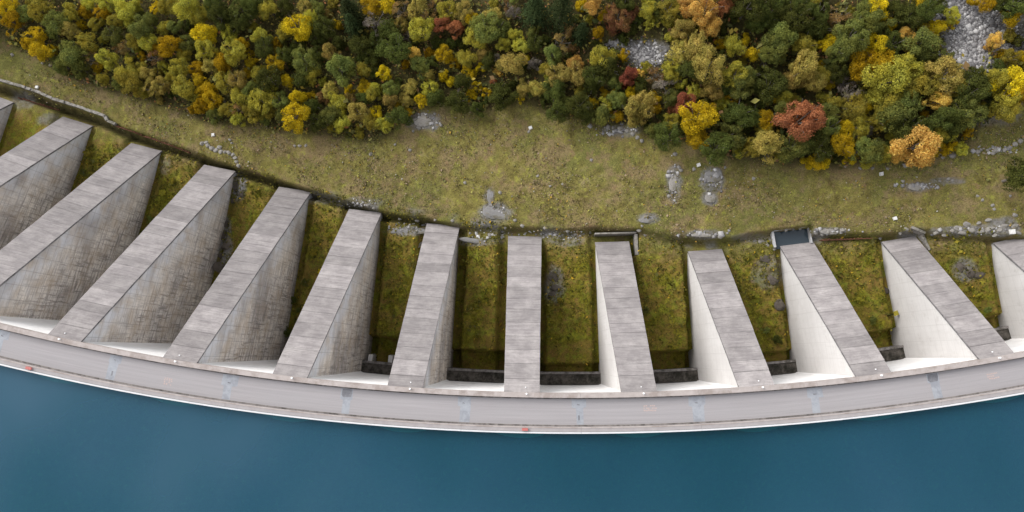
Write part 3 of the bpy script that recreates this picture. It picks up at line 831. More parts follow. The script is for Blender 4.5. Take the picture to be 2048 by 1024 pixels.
# single pale blocks on the meadow
for (px, py, r, lb) in ((1061, 256, 5, 'white stone block on the meadow below the gap in the wood'), (1397, 330, 5, 'white stone block just above a pale bare rock patch'), (1789, 437, 5, 'square white stone block above the rusty fence by the pool'),
                        (75, 175, 5, 'white stone block beside the old stone wall'), (1762, 348, 5, 'small upright white stone below the orange tree'), (2023, 464, 7, 'square white stone block among pale slabs'), (427, 270, 5, 'white stone above the line of pale boulders')):
    x, y, z = ground_at(px, py); s_ = r/9.9*.72
    V = [(sx*s_*random.uniform(.85, 1.1), sy*s_*random.uniform(.85, 1.1), zz) for zz in (-.3, s_*1.1) for sx, sy in ((-1, -1), (1, -1), (1, 1), (-1, 1))]
    V = V[:4]+[(a*.82, b*.82, c) for a, b, c in V[4:]]
    o = obj('stone_block', mesh('stone_block', V, BOXF, 'stone_white'), None, (x, y, z), label=lb, category='stone block', group='white stones on the meadow')
    o.rotation_euler[2] = random.uniform(-.4, .4)
ROCKS = [('line of pale boulders leading down to the ditch', 'boulders above the ditch', 'rock_pale', 4.5, [(404, 287), (416, 291), (424, 296), (433, 300), (442, 303), (450, 304), (458, 306), (466, 309), (470, 316), (473, 323), (477, 331), (440, 295), (412, 285)]),
 ('pale boulder on rocky edge between buttress toes and meadow', 'boulders along the toe edge', 'rock_pale', 3.3, [(712, 408), (735, 410), (748, 416), (800, 437), (835, 441), (870, 440), (905, 441), (1010, 455), (1045, 452), (1090, 456), (1135, 462), (1152, 468), (1180, 465), (1278, 460), (1284, 452), (1290, 470), (1386, 470), (1400, 473), (1420, 470), (1440, 473), (1520, 484), (1535, 490), (1548, 498), (1572, 459), (1600, 457), (1632, 465), (1644, 468), (1656, 463), (1672, 458), (1684, 460), (1760, 476), (1800, 466), (1812, 458), (1030, 440), (980, 470)]),
 ('flat pale slab in the broken stone band by the short buttress', 'pale slabs beside the short buttress', 'rock_pale', 5.2, [(1872, 466), (1890, 470), (1905, 461), (1925, 466), (1945, 460), (1962, 463), (1980, 458), (1934, 448), (1958, 446), (1990, 470), (2000, 460), (2008, 452), (2036, 466), (2030, 452), (1978, 440), (1915, 455)]),
 ('pale stone along the path edge below the wood', 'stones along the upper path', 'rock_pale', 4, [(1690, 332), (1720, 336), (1745, 336), (1775, 337), (1810, 330), (1850, 322), (1885, 314), (1905, 311), (1930, 305), (1955, 303), (1975, 301), (1990, 300), (2010, 299), (2020, 294), (2030, 288), (2040, 282), (2046, 275), (1985, 306)]),
 ('small pale stone of the loose trail across the meadow', 'loose stones on the meadow', 'rock_pale', 3.2, [(1350, 308), (1358, 335), (1348, 342), (1356, 348), (1345, 355), (1352, 362), (1342, 372), (1346, 380), (1338, 392), (1362, 340), (1388, 338), (1435, 340), (1440, 352), (1442, 364), (1450, 335), (1432, 372), (1822, 372), (1806, 362), (1880, 362), (1896, 358), (1905, 361), (1955, 392), (1965, 400), (1985, 410), (1988, 418), (2020, 392), (2030, 430), (1507, 357), (460, 280), (464, 286), (590, 292), (600, 292), (612, 291), (790, 289), (742, 308), (1100, 372), (1125, 368), (1075, 352), (1183, 320), (1000, 385), (930, 365), (820, 300), (100, 130), (85, 126), (25, 110)]),
 ('pale stone in the upper meadow bank under the wood edge', 'stones under the wood edge', 'rock_pale', 4.5, [(1180, 252), (1216, 254), (1226, 255), (1240, 257), (1254, 261), (1266, 268), (1276, 275), (1284, 281), (830, 240), (846, 228), (858, 240), (838, 256), (870, 228), (882, 250), (826, 262), (1058, 263)]),
 ('brown rock protruding from moss between the buttresses', 'brown rocks in the bays', 'rock_brown', 9, [(452, 448), (446, 470), (452, 492), (444, 512), (440, 535), (476, 372), (484, 388), (470, 400), (1108, 552), (1112, 576), (1104, 590), (1925, 535), (1942, 545), (1960, 550), (1560, 610), (1530, 520), (1546, 560), (1770, 580)])]
for lb, grp, mat, r, pts in ROCKS:
    for (px, py) in pts:
        k = random.uniform(.7, 1.25)
        if 'flat pale slab' in lb: put_rock('boulder', px, py, r*k*random.uniform(.9, 1.5), r*k*.7, mat, lb, 'boulder', grp, SV, .8)
        elif mat == 'rock_brown': put_rock('boulder', px, py, r*k*random.uniform(.8, 1.1), r*k*1.2, mat, lb, 'boulder', grp, SV, .9, random.uniform(-1.5, 1.5))
        else: put_rock('boulder', px, py, r*k*random.uniform(.9, 1.4), r*k, mat, lb, 'boulder', grp)
for (px, py, rx, ry, mat, lb, rot) in ((990, 424, 26, 15, 'rock_grey', 'large flat grey rock slab in the meadow above the flankless buttress', -.4), (981, 392, 6, 15, 'rock_grey', 'narrow pale rock sliver above a large flat grey slab', .1), (1296, 437, 16, 7, 'rock_grey', 'small flat grey slab above the channel wall', .1),
        (1425, 352, 16, 15, 'rock_grey', 'grey broken slab below the white stone block', .2), (1421, 394, 10, 10, 'rock_pale', 'rounded pale boulder slab below a grey broken slab', 0), (1838, 374, 18, 6, 'rock_pale', 'flat pale slab on the meadow below the orange tree', 0), (815, 463, 34, 7, 'rock_grey', 'wide flat grey slab between two toes in the bay with stubs', 0),
        (955, 482, 36, 5, 'rock_grey', 'long thin grey slab slanting at the head of the mossy mound', -.14), (1348, 362, 8, 18, 'rock_pale', 'narrow pale rock rib running down the meadow', -.2), (850, 240, 20, 11, 'rock_pale', 'pale rock outcrop in the stony bank under the wood', .2), (838, 490, 16, 4, 'rock_pale', 'pale ledge leaning against the buttress by the mossy bay', .8),
        (1410, 470, 24, 5, 'rock_pale', 'long pale ledge at the toe between channel wall and pool', 0), (1665, 462, 20, 5, 'rock_pale', 'long pale ledge behind the rusty fence by the pool', .05)):
    put_rock('rock_outcrop', px, py, rx, ry, mat, lb, 'rock', 'rock outcrops in the meadow', SV, .42, rot)

# scree: thousands of loose stones
def scree(zones, count, lb):
    Vs, Fs = [], []; base = np.array([(-1, -1, -.6), (1, -1, -.6), (1, 1, -.6), (-1, 1, -.6), (-.7, -.7, .6), (.7, -.7, .6), (.7, .7, .6), (-.7, .7, .6)])
    pts = []
    while len(pts) < count:
        a, b, rx, ry = zones[rng.integers(len(zones))]
        q = rng.normal(0, .55, 2); px, py = a+q[0]*rx, b+q[1]*ry
        pts.append((px, py))
    pts = np.array(pts); d = (CR[None]*(pts[:, :1]-1024)-CU[None]*(pts[:, 1:]-512))/FPX+CF
    z = np.full(count, -26.0)
    for _ in range(14):
        k = (z-HC)/d[:, 2]; x = d[:, 0]*k; y = d[:, 1]*k; z = .5*z+.5*height(x, y)
    z = height(x, y)
    s_ = rng.lognormal(-2.0, .5, count)[:, None, None]*np.array([1, 1, .7])[None, None]
    th = rng.uniform(0, 6.28, count); c_, n_ = np.cos(th), np.sin(th)
    B = base[None]*(1+rng.uniform(-.3, .3, (count, 8, 3)))*s_
    B = np.stack([B[..., 0]*c_[:, None]-B[..., 1]*n_[:, None], B[..., 0]*n_[:, None]+B[..., 1]*c_[:, None], B[..., 2]], -1)
    B += np.stack([x, y, z+.05], 1)[:, None]
    F = (np.arange(count)[:, None, None]*8+np.array(BOXF)[None]).reshape(-1, 4)
    obj('scree', fast_mesh('scree', B.reshape(-1, 3), F, 'scree_stone'), kind='stuff', label=lb, category='scree')
scree([(1935, 80, 45, 60), (1960, 30, 50, 36), (1905, 12, 34, 34), (1985, 90, 50, 34), (1945, 120, 38, 24)], 6500, 'grey scree of loose stones running down through the wood')
scree([(1285, 103, 42, 18), (1300, 122, 30, 14), (1235, 88, 20, 6)], 900, 'small stony clearing of grey rubble in the wood')
scree([(990, 424, 22, 14), (850, 242, 26, 16), (1425, 356, 20, 22), (1346, 365, 12, 34), (1950, 462, 70, 8), (1650, 463, 50, 6), (1120, 470, 60, 8), (830, 455, 50, 8), (720, 408, 40, 8), (1235, 262, 40, 12), (1840, 372, 40, 6), (1410, 470, 40, 6), (1990, 300, 50, 8), (1000, 470, 60, 10)], 800, 'loose pale rubble scattered over the meadow and along the toes')

# ------------------------------------------------------------------ low plants (uncountable)
def clumps(name, mat, XY, size, nq, hgt, lb, cat):
    n = len(XY); x, y = XY[:, 0], XY[:, 1]; z = height(x, y)
    C = np.repeat(np.stack([x, y, z], 1), nq, 0); m = n*nq
    s_ = np.repeat(size, nq)*rng.uniform(.5, 1.1, m)
    C += np.stack([rng.normal(0, .6, m)*s_, rng.normal(0, .6, m)*s_, rng.uniform(.05, 1, m)*s_*hgt], 1)
    a = rng.normal(0, 1, (m, 3)); a[:, 2] *= .5; a /= np.linalg.norm(a, axis=1)[:, None]
    b = rng.normal(0, 1, (m, 3)); b -= a*np.sum(a*b, 1)[:, None]; b /= np.linalg.norm(b, axis=1)[:, None]
    A = a*(s_*.55)[:, None]; B = b*(s_*.4)[:, None]
    V = np.stack([C-A, C+B, C+A, C-B], 1).reshape(-1, 3); F = np.arange(m*4).reshape(-1, 4)
    return obj(name, fast_mesh(name, V, F, mat), kind='stuff', label=lb, category=cat)
def sample(n, box, cond):
    out = []
    while sum(map(len, out)) < n:
        p = np.stack([rng.uniform(box[0], box[1], n*2), rng.uniform(box[2], box[3], n*2)], 1)
        out.append(p[cond(p[:, 0], p[:, 1])])
    return np.concatenate(out)[:n]
def c_meadow(x, y):
    u, v = to_uv(x, y); L = interp(Lk, u)
    return (v > L+1.5) & (forest_mask(x, y) < 1) & (fbm(x*.13, y*.13, 51) > .30*rng.random(len(x))+.36)
def c_bay(x, y):
    u, v = to_uv(x, y); L = interp(Lk, u); tang = np.abs(u-np.interp(np.round(bay_index(u)), _uk, _uv))*DPH*(RAD-v)
    return (v > 3.6) & (v < L+1.8) & (tang > W0+WB*38+.3) & (u > -.6) & (u < 13) & (rng.random(len(x)) < .25+.75*sstep(0, 1, v/L))
def c_wood(x, y):
    px, py = px_of(x, y, height(x, y)); k = forest_mask(x, y) > .3
    for (a, b, rx, ry, _) in ROCKZ[:5]: k &= ((px-a)/rx)**2+((py-b)/ry)**2 > .9*rng.random(len(x))+.2
    return k
p = sample(15000, (-112, 112, 10, 80), c_meadow)
clumps('meadow_herbs', 'meadow_herbs', p, rng.lognormal(-1.62, .42, len(p)), 3, .7, 'low autumn grass and herbs covering the meadow', 'grass')
p = sample(16000, (-112, 112, -6, 46), c_bay)
clumps('moss_herbs', 'moss_herbs', p, rng.lognormal(-1.35, .45, len(p)), 3, .7, 'mossy low herbs growing between the buttresses', 'ground plants')
p = sample(20000, (-125, 125, 24, 100), c_wood)
clumps('understory', 'understory_leaves', p, rng.lognormal(-.85, .4, len(p)), 7, 3.0, 'low undergrowth between the trees of the wood', 'undergrowth')

# ------------------------------------------------------------------ TREES
def leaf_cards(C, N, size):
    m = len(C)
    a = rng.normal(0, 1, (m, 3)); nn = N+rng.normal(0, .55, (m, 3)); nn /= np.linalg.norm(nn, axis=1)[:, None]
    a -= nn*np.sum(a*nn, 1)[:, None]; a /= np.linalg.norm(a, axis=1)[:, None]
    b = np.cross(nn, a)
    A = a*(size*.62)[:, None]; B = b*(size*.45)[:, None]
    return np.stack([C-A, C+B, C+A, C-B], 1).reshape(-1, 3)
def tube(V, F, pts, radii, n=6):
    base = len(V)
    for (p, r) in zip(pts, radii):
        for k in range(n): V.append((p[0]+r*math.cos(2*math.pi*k/n), p[1]+r*math.sin(2*math.pi*k/n), p[2]))
    for j in range(len(pts)-1):
        for k in range(n): F.append((base+j*n+k, base+j*n+(k+1) % n, base+j*n+n+(k+1) % n, base+j*n+n+k))
def broadleaf(seed, leaves, hgt, lob, sparse=False, leaf=.085):
    """unit tree: crown radius about 1, total height hgt"""
    r = np.random.default_rng(seed)
    zc = hgt-.95
    cen, rad = [], []
    for k in range(lob):
        th = r.uniform(0, 6.28); el = r.uniform(-.55, 1.0); q = r.uniform(.35, .86)
        cen.append((q*math.cos(th)*math.sqrt(max(0, 1-el*el*.7)), q*math.sin(th)*math.sqrt(max(0, 1-el*el*.7)), zc+el*.62)); rad.append(r.uniform(.17, .40))
    cen.append((0, 0, zc+.1)); rad.append(.52)
    cen = np.array(cen); rad = np.array(rad)
    k = r.choice(len(rad), leaves*2, p=rad**2/np.sum(rad**2))
    d = r.normal(0, 1, (leaves*2, 3)); d[:, 2] += .15; d /= np.linalg.norm(d, axis=1)[:, None]
    rr = rad[k]*(1-.45*r.random(leaves*2)**2.2+.10*r.normal(0, 1, leaves*2))
    C = cen[k]+d*rr[:, None]
    dd = np.linalg.norm(C[:, None]-cen[None], axis=2)/rad[None]; dd[np.arange(len(k)), k] = 9
    C, d = C[dd.min(1) > .72], d[dd.min(1) > .72]
    gap = fbm(C[:, 0]*2.6+C[:, 2]*1.3+seed, C[:, 1]*2.6-C[:, 2]*1.9, seed % 50, 2)
    ok = gap > (.42 if sparse else .26); C, d = C[ok][:leaves], d[ok][:leaves]
    V = leaf_cards(C, d, leaf*r.uniform(.7, 1.35, len(C)))
    crown = fast_mesh('crown', V, np.arange(len(V)).reshape(-1, 4), 'foliage_O')
    V, F = [], []
    tube(V, F, [(0, 0, -.25), (.03, .02, hgt*.3), (-.02, .04, hgt*.55), (0, 0, hgt*.85)], [.075, .06, .045, .012])
    for j in range(min(len(rad)-1, 9)):
        c = cen[j]; h0 = hgt*r.uniform(.22, .5)
        tube(V, F, [(0, 0, h0), (c[0]*.5, c[1]*.5, (h0+c[2])*.5+.05), tuple(c), tuple(c+np.array([c[0]*.35, c[1]*.35, .18]))], [.035, .025, .014, .006], 5)
        if sparse:
            for q in range(3):
                e_ = c+r.normal(0, .25, 3); tube(V, F, [tuple(c), tuple(e_)], [.014, .005], 4)
    return crown, mesh('trunk', V, F, 'bark', smooth=True)
def conifer(seed, leaves, hgt):
    r = np.random.default_rng(seed)
    nb = 14; C, N = [], []
    per = leaves//(nb*10)
    for w_ in range(nb):
        f = w_/nb; z0 = .25+f*(hgt-.3); Rw = (1-f)**.85*(.95+.1*r.random())+.06
        for b in range(10):
            th = 2*math.pi*(b+r.uniform(-.3, .3))/10+w_*.7; Rb = Rw*r.uniform(.75, 1.1)
            t = r.uniform(.05, 1, per); wdt = .17*Rb*(1.2-t)
            s_ = r.normal(0, 1, per)*wdt
            x = Rb*t*math.cos(th)-s_*math.sin(th); y = Rb*t*math.sin(th)+s_*math.cos(th)
            z = z0-.22*Rb*t**1.5+r.normal(0, .03, per)
            C.append(np.stack([x, y, z], 1)); N.append(np.tile([math.cos(th)*.4, math.sin(th)*.4, .8], (per, 1)))
    C = np.concatenate(C); N = np.concatenate(N)
    V = leaf_cards(C, N, .075*r.uniform(.7, 1.3, len(C)))
    crown = fast_mesh('crown', V, np.arange(len(V)).reshape(-1, 4), 'foliage_C')
    V, F = [], []
    tube(V, F, [(0, 0, -.25), (0, 0, hgt*.5), (0, 0, hgt*.98)], [.08, .05, .008])
    return crown, mesh('trunk', V, F, 'bark', smooth=True)
TB = [(broadleaf(11+k, 7400, 2.25+.1*(k % 4), 17+(k*5) % 9, False, .054), 2.25+.1*(k % 4)) for k in range(10)]
TS = [(broadleaf(51+k, 4400, 2.3, 16, True, .05), 2.3) for k in range(4)]
TC = [(conifer(81+k, 4200, 3.3+.3*k), 3.3+.3*k) for k in range(3)]
SH = [(broadleaf(111+k, 4200, 1.75, 11+k, False, .074), 1.75) for k in range(5)]

# crowns read off the photograph, in zoom tiles: (origin x, origin y, factor, [(x, y, r, colour), ...])
T1 = (0, 0, .2539, [(50,70,95,'Y'),(110,180,85,'Y'),(290,290,80,'Y'),(225,345,55,'Y'),(345,410,85,'Y'),(330,80,90,'O'),(180,110,70,'G'),(450,170,85,'G'),(560,110,75,'O'),(660,90,65,'Y'),(820,100,65,'Y'),(560,240,75,'K'),(410,250,65,'G'),(710,40,60,'O'),(760,190,65,'O'),(860,30,60,'O'),
 (560,430,105,'G'),(480,500,75,'G'),(640,540,75,'G'),(745,460,70,'T'),(780,530,50,'Y'),(865,480,85,'O'),(830,620,55,'O'),(700,330,75,'O'),(900,280,75,'G'),(930,190,65,'O'),(1000,110,85,'O'),(1070,50,60,'O'),(1130,230,95,'G'),(1050,300,70,'O'),(1170,330,80,'O'),(1010,380,65,'T'),(1130,140,55,'D'),
 (1250,60,65,'Y'),(1340,60,75,'O'),(1200,160,60,'G'),(1290,230,60,'O'),(1385,220,65,'G'),(1245,400,55,'Y'),(1350,370,90,'Y'),(1240,470,65,'T'),(1450,430,55,'O'),(1490,60,95,'O'),(1570,140,80,'O'),(1620,270,100,'Y'),(1620,400,100,'O'),(1700,50,80,'D'),(1740,150,90,'D'),(1860,180,85,'D'),(1910,80,90,'D'),(1800,270,60,'O'),
 (1000,560,95,'O'),(1030,660,90,'O'),(940,640,60,'G'),(1120,560,55,'O'),(1170,600,60,'K'),(1200,700,70,'K'),(1290,680,75,'K'),(1120,730,55,'O'),(1420,530,75,'O'),(1390,620,60,'O'),(1460,700,80,'O'),(1550,540,65,'Y'),(1660,520,65,'K'),(1760,500,75,'Y'),(1860,420,85,'O'),(1910,360,55,'Y'),(1990,500,45,'Y'),
 (1570,640,65,'Y'),(1620,730,75,'Y'),(1610,840,70,'Y'),(1690,800,70,'Y'),(1540,770,60,'O'),(1690,910,65,'G'),(1780,860,75,'O'),(1860,860,70,'T'),(1780,640,75,'O'),(1880,640,80,'K'),(1950,590,45,'Y'),(1900,760,75,'O'),(1980,730,65,'G'),(1990,860,70,'O'),(1880,950,55,'O'),(640,200,50,'Y'),(1480,330,60,'G')])
T2 = (500, 0, .2539, [(30,50,80,'D'),(150,60,85,'O'),(290,60,65,'D'),(440,60,60,'K'),(370,200,110,'Y'),(480,170,75,'O'),(285,240,65,'O'),(610,110,50,'K'),(600,215,75,'D'),(540,80,60,'G'),(790,90,115,'C'),(810,200,90,'C'),(960,50,75,'Y'),(1075,30,70,'Y'),(990,190,85,'P'),(1110,250,85,'D'),(1210,90,85,'T'),(1190,200,60,'K'),(1330,80,85,'K'),(1400,140,65,'T'),(1350,240,90,'O'),(1240,290,55,'P'),
 (1510,205,60,'R'),(1610,240,70,'R'),(1480,330,50,'D'),(1560,100,75,'O'),(1680,90,75,'K'),(1745,150,55,'Y'),(1450,40,60,'T'),(1920,140,65,'K'),(1860,230,100,'G'),(1780,290,80,'O'),(1960,220,75,'G'),(1995,350,60,'O'),
 (90,290,75,'O'),(110,370,85,'D'),(20,500,50,'Y'),(200,500,70,'Y'),(275,440,65,'D'),(235,410,45,'O'),(390,330,60,'D'),(520,300,60,'D'),(440,480,95,'G'),(530,430,60,'D'),(490,570,75,'O'),(300,640,60,'Y'),(400,620,65,'D'),(160,630,85,'D'),(60,600,65,'O'),(645,430,75,'K'),(720,560,120,'G'),(690,350,65,'D'),(880,350,85,'D'),(960,440,60,'D'),(1150,400,110,'D'),(1000,330,75,'D'),(910,560,65,'O'),(1060,590,65,'Y'),(960,510,55,'D'),
 (1000,720,60,'O'),(905,690,55,'Y'),(970,760,65,'O'),(1110,700,65,'G'),(890,790,65,'D'),(640,720,60,'K'),(580,770,50,'T'),(690,810,75,'O'),(490,770,40,'Y'),(380,790,75,'Y'),(365,935,90,'Y'),(230,790,75,'G'),(90,800,90,'O'),(40,900,65,'O'),(160,870,60,'O'),(260,920,55,'G'),(500,830,60,'D'),(540,960,75,'D'),(650,920,65,'G'),(735,960,70,'O'),(790,800,50,'K'),(860,895,75,'K'),(990,880,55,'Y'),(960,960,65,'O'),(1060,990,65,'O'),(1180,930,75,'D'),(1245,880,40,'Y'),(1120,790,60,'K'),(1230,790,55,'K'),
 (1290,440,60,'A'),(1340,530,75,'G'),(1420,420,50,'Y'),(1530,430,65,'Y'),(1390,590,65,'K'),(1260,690,55,'K'),(1350,800,60,'Y'),(1420,700,65,'O'),(1530,600,50,'Y'),(1590,650,45,'Y'),(1610,500,50,'Y'),(1470,770,75,'D'),(1620,790,90,'D'),(1690,650,75,'D'),(1730,600,45,'Y'),(1750,750,50,'Y'),(1790,870,60,'D'),(1870,740,50,'Y'),(1820,530,45,'Y'),(1880,480,65,'D'),(1700,450,65,'O'),(1850,410,65,'K'),(1920,640,28,'R'),(1990,800,95,'D'),(1960,700,65,'D'),(1960,560,40,'A'),(1995,490,60,'P')])
T3 = (1000, 0, .2539, [(60,50,55,'T'),(275,70,130,'C'),(480,90,115,'C'),(110,120,60,'P'),(640,40,50,'Y'),(740,50,75,'A'),(820,120,50,'Y'),(640,250,85,'C'),(770,280,55,'Y'),(520,250,60,'T'),(480,340,75,'T'),(570,390,50,'T'),(930,130,85,'B'),(1020,110,60,'B'),(880,210,55,'B'),(980,40,75,'D'),(1160,90,65,'O'),(1250,60,60,'D'),(1330,70,75,'O'),(1390,150,45,'O'),
 (1500,60,75,'A'),(1600,110,110,'A'),(1690,50,90,'R'),(1790,30,65,'R'),(1660,210,75,'A'),(1950,60,100,'D'),(2010,150,60,'D'),(1770,230,50,'D'),(1430,240,75,'K'),(1530,350,95,'K'),(1420,410,65,'K'),(1640,400,60,'T'),(1640,530,105,'K'),(1570,270,50,'O'),(1650,720,70,'K'),(1840,360,75,'O'),(1990,440,60,'Y'),(1900,410,55,'T'),(1840,600,100,'O'),(1945,600,80,'G'),(1890,700,75,'G'),(1800,690,60,'D'),(1490,550,75,'D'),(1350,520,60,'O'),
 (30,220,60,'G'),(110,270,55,'O'),(50,350,65,'O'),(170,360,65,'O'),(270,260,55,'G'),(270,350,60,'D'),(410,440,85,'G'),(90,500,90,'K'),(190,530,40,'D'),(270,520,50,'P'),(380,530,65,'O'),(460,590,75,'K'),(590,500,55,'A'),(600,590,75,'K'),(190,700,60,'K'),(290,700,60,'K'),(250,740,35,'G'),(40,750,105,'D'),(430,700,75,'D'),(740,600,85,'D'),(720,690,60,'D'),(800,460,90,'O'),(860,540,90,'D'),(980,440,50,'Y'),(830,730,40,'Y'),(640,740,50,'O'),(890,750,40,'Y'),(1010,610,65,'R'),(970,670,40,'R'),(1100,600,40,'A'),(1110,660,60,'D'),(900,650,55,'G'),(940,790,65,'G'),(1220,580,65,'T'),(1290,650,75,'P'),(1340,600,55,'O'),(1340,790,55,'G'),
 (1460,830,85,'R'),(1380,860,50,'R'),(1530,740,60,'O'),(1110,850,100,'K'),(1080,940,70,'K'),(1230,860,50,'Y'),(1180,990,50,'D'),(920,920,45,'Y'),(850,860,50,'O'),(810,930,75,'G'),(460,870,80,'D'),(520,820,60,'D'),(620,840,80,'D'),(700,900,70,'D'),(1550,930,105,'Y'),(1640,880,55,'Y'),(1740,820,50,'O'),(1820,780,50,'Y'),(1880,890,100,'D'),(1780,920,60,'D'),(1340,960,55,'O')])
T6 = (900, 200, .29297, [(1390,220,60,'G'),(1480,260,80,'D'),(1690,270,65,'Y'),(1820,320,85,'D'),(1920,240,70,'G')])
T4 = (1500, 0, .26758, [(60,60,95,'D'),(130,130,65,'D'),(40,190,65,'D'),(330,140,100,'D'),(380,50,75,'D'),(230,50,75,'D'),(520,200,75,'D'),(520,90,75,'D'),(660,130,75,'T'),(630,220,55,'T'),(850,110,75,'G'),(945,70,70,'Y'),(930,180,100,'G'),(840,190,70,'G'),(1045,200,50,'Y'),(1110,90,75,'D'),(1190,110,85,'D'),(1310,90,95,'D'),(1400,50,60,'D'),(1500,110,65,'O'),(1270,30,55,'Y'),(1500,180,45,'Y'),(1375,220,70,'Y'),(1150,290,65,'A'),(1180,350,50,'A'),(1060,340,75,'D'),(1280,320,100,'G'),(1250,430,70,'D'),(1420,440,70,'G'),(980,270,65,'D'),
 (250,280,95,'G'),(190,360,95,'G'),(400,340,85,'O'),(120,440,75,'G'),(30,410,55,'A'),(570,330,60,'Y'),(750,280,110,'G'),(660,390,85,'G'),(780,370,65,'G'),(930,350,75,'Y'),(830,490,80,'Y'),(940,480,95,'Y'),(390,530,100,'K'),(330,610,70,'K'),(510,570,65,'O'),(500,500,40,'Y'),(480,620,65,'K'),(650,550,65,'D'),(700,620,60,'P'),(740,690,75,'P'),
 (1130,530,95,'O'),(1000,620,115,'O'),(1180,640,110,'O'),(1290,620,80,'O'),(1050,750,115,'O'),(930,740,70,'O'),(1180,780,90,'G'),(1100,850,105,'G'),(970,900,75,'O'),(1430,570,110,'K'),(1540,530,60,'K'),(1480,660,90,'O'),(1380,760,70,'A'),(1650,600,75,'D'),(1640,700,90,'D'),(1560,770,65,'G'),(1610,850,90,'G'),(1430,900,85,'D'),(1490,960,70,'D'),(1800,610,75,'O'),(1940,620,105,'Y'),(1900,730,85,'O'),(2010,700,75,'Y'),(1880,840,75,'O'),(1840,500,55,'D'),(1820,310,60,'A'),(1790,360,40,'A'),(1880,410,45,'Y'),(1940,440,60,'O'),(2020,440,50,'Y'),(1760,40,60,'Y'),(1660,20,40,'Y'),(1850,50,80,'D'),(1960,40,90,'D'),(1940,130,65,'Y'),
 (365,905,120,'R'),(420,850,70,'R'),(230,850,75,'G'),(120,880,65,'Y'),(90,970,55,'O'),(30,860,65,'D'),(250,750,60,'O'),(160,640,90,'D'),(560,860,75,'G'),(590,960,75,'G'),(620,790,55,'O'),(770,820,90,'O'),(820,900,75,'O'),(720,960,65,'Y'),(850,800,50,'Y'),(30,640,65,'D'),(880,960,55,'P')])
T7 = (1448, 230, .29297, [(1290,220,125,'A'),(1195,250,65,'A'),(1390,230,65,'A'),(1475,240,38,'Y'),(1450,160,55,'O'),(1540,130,45,'O'),(1620,230,45,'O'),(1550,230,35,'Y'),(280,220,80,'K'),(180,230,65,'O'),(460,220,75,'G'),(545,210,70,'G'),(650,220,75,'D'),(640,320,55,'Y'),(580,320,45,'Y'),(690,320,40,'Y'),(795,210,65,'Y'),(850,290,40,'Y'),(930,240,65,'G'),(1010,260,75,'G'),(1080,280,55,'O'),(980,320,45,'O'),(900,150,55,'O'),(1240,110,80,'D'),(1340,100,65,'D'),(2015,410,100,'D')])
crowns = []
for (ox, oy, f, lst) in (T1, T2, T3, T6, T4, T7):
    for (x, y, r, c) in lst: crowns.append([ox+x*f, oy+y*f, r*f, c])
# drop near-duplicates from overlapping tiles
keep = []
for c in crowns:
    if all(math.hypot(c[0]-k[0], c[1]-k[1]) > .45*min(c[2], k[2])+3 for k in keep): keep.append(c)
# small shrubs filling the gaps of the wood, coloured like their neighbours
rf = random.Random(11); added = 0
for _ in range(60000):
    if added >= 130: break
    px, py = rf.uniform(5, 2043), rf.uniform(2, 335)
    if py > np.interp(px, [p[0] for p in FE], [p[1] for p in FE])-14 or ((px-1935)/75)**2+((py-70)/85)**2 < 1 or ((px-1290)/55)**2+((py-105)/26)**2 < 1: continue
    dn = min(keep, key=lambda k: math.hypot(px-k[0], py-k[1])-k[2])
    if math.hypot(px-dn[0], py-dn[1])-dn[2] > (4 if added < 60 else 1.5):
        keep.append([px, py, rf.uniform(9, 12.8), rf.choice([dn[3] if dn[3] not in 'CRA' else 'D', 'O', 'G', 'D', 'Y', 'O', 'D'])]); added += 1
# trees just outside the frame, continuing the wood
rr = random.Random(3)
for _ in range(24):
    px, py = rr.uniform(-110, 2150), rr.uniform(-70, -14)
    if all(math.hypot(px-k[0], py-k[1]) > 26 for k in keep) and not (1860 < px < 2000): keep.append([px, py, rr.uniform(15, 25), rr.choice('DGOOYDDK')])
for px in (-30, -75, 2085, 2125):
    for py in range(20, 200, 38):
        if px < 0 and py > 60: continue
        keep.append([px, py+rr.uniform(-8, 8), rr.uniform(16, 24), rr.choice('GOOYD')])

CN = {'D': 'dark green', 'G': 'mid green', 'O': 'olive green', 'Y': 'bright yellow', 'K': 'pale straw yellow', 'A': 'orange', 'R': 'red', 'T': 'russet brown', 'P': 'half bare grey', 'B': 'dark reddish brown', 'C': 'blackish green'}
def zone(px):
    return ('by stone wall' if px < 330 else 'above pale boulders' if px < 620 else 'by pale outcrop' if px < 930 else 'near dark spruces' if px < 1190 else
            'by stony clearing' if px < 1430 else 'before the scree' if px < 1790 else 'beside the scree')
BAYSHRUB = [(585,600,9,'D'),(602,640,10,'D'),(576,662,11,'D'),(592,692,9,'G'),(612,565,8,'G'),(628,505,7,'O'),(655,470,6,'O'),(640,545,7,'Y'),(596,620,6,'G'),(325,385,7,'O'),(300,440,8,'G'),(290,465,8,'D'),(176,305,8,'O'),(165,345,8,'G'),(345,362,6,'O'),(505,470,6,'O'),(480,530,8,'G'),(1480,640,7,'G'),(1500,590,6,'O'),(1555,680,8,'D'),(1530,660,7,'G'),(1720,600,6,'O'),(1745,640,8,'G'),(1960,590,6,'O'),(1975,620,7,'G'),(1290,620,6,'G'),(1120,600,6,'O')]
keep += [list(q) for q in BAYSHRUB]
SPECIAL = {(592, 237): 'brightest yellow tree leaning out at the meadow edge', (1598, 242): 'large round red tree near the meadow edge', (1826, 294): 'big pale orange tree at the meadow edge', (2038, 350): 'dark green bush alone on the meadow slope',
           (1371, 211): 'red bushy tree just behind the yellow meadow edge trees', (1256, 155): 'bright red shrub below the small stony clearing', (1070, 18): 'tall blackish spruce, wider of the pair in the wood', (1122, 23): 'tall blackish spruce, slimmer of the pair in the wood', (1162, 63): 'small lone blackish spruce below the spruce pair'}
nT = nS = 0
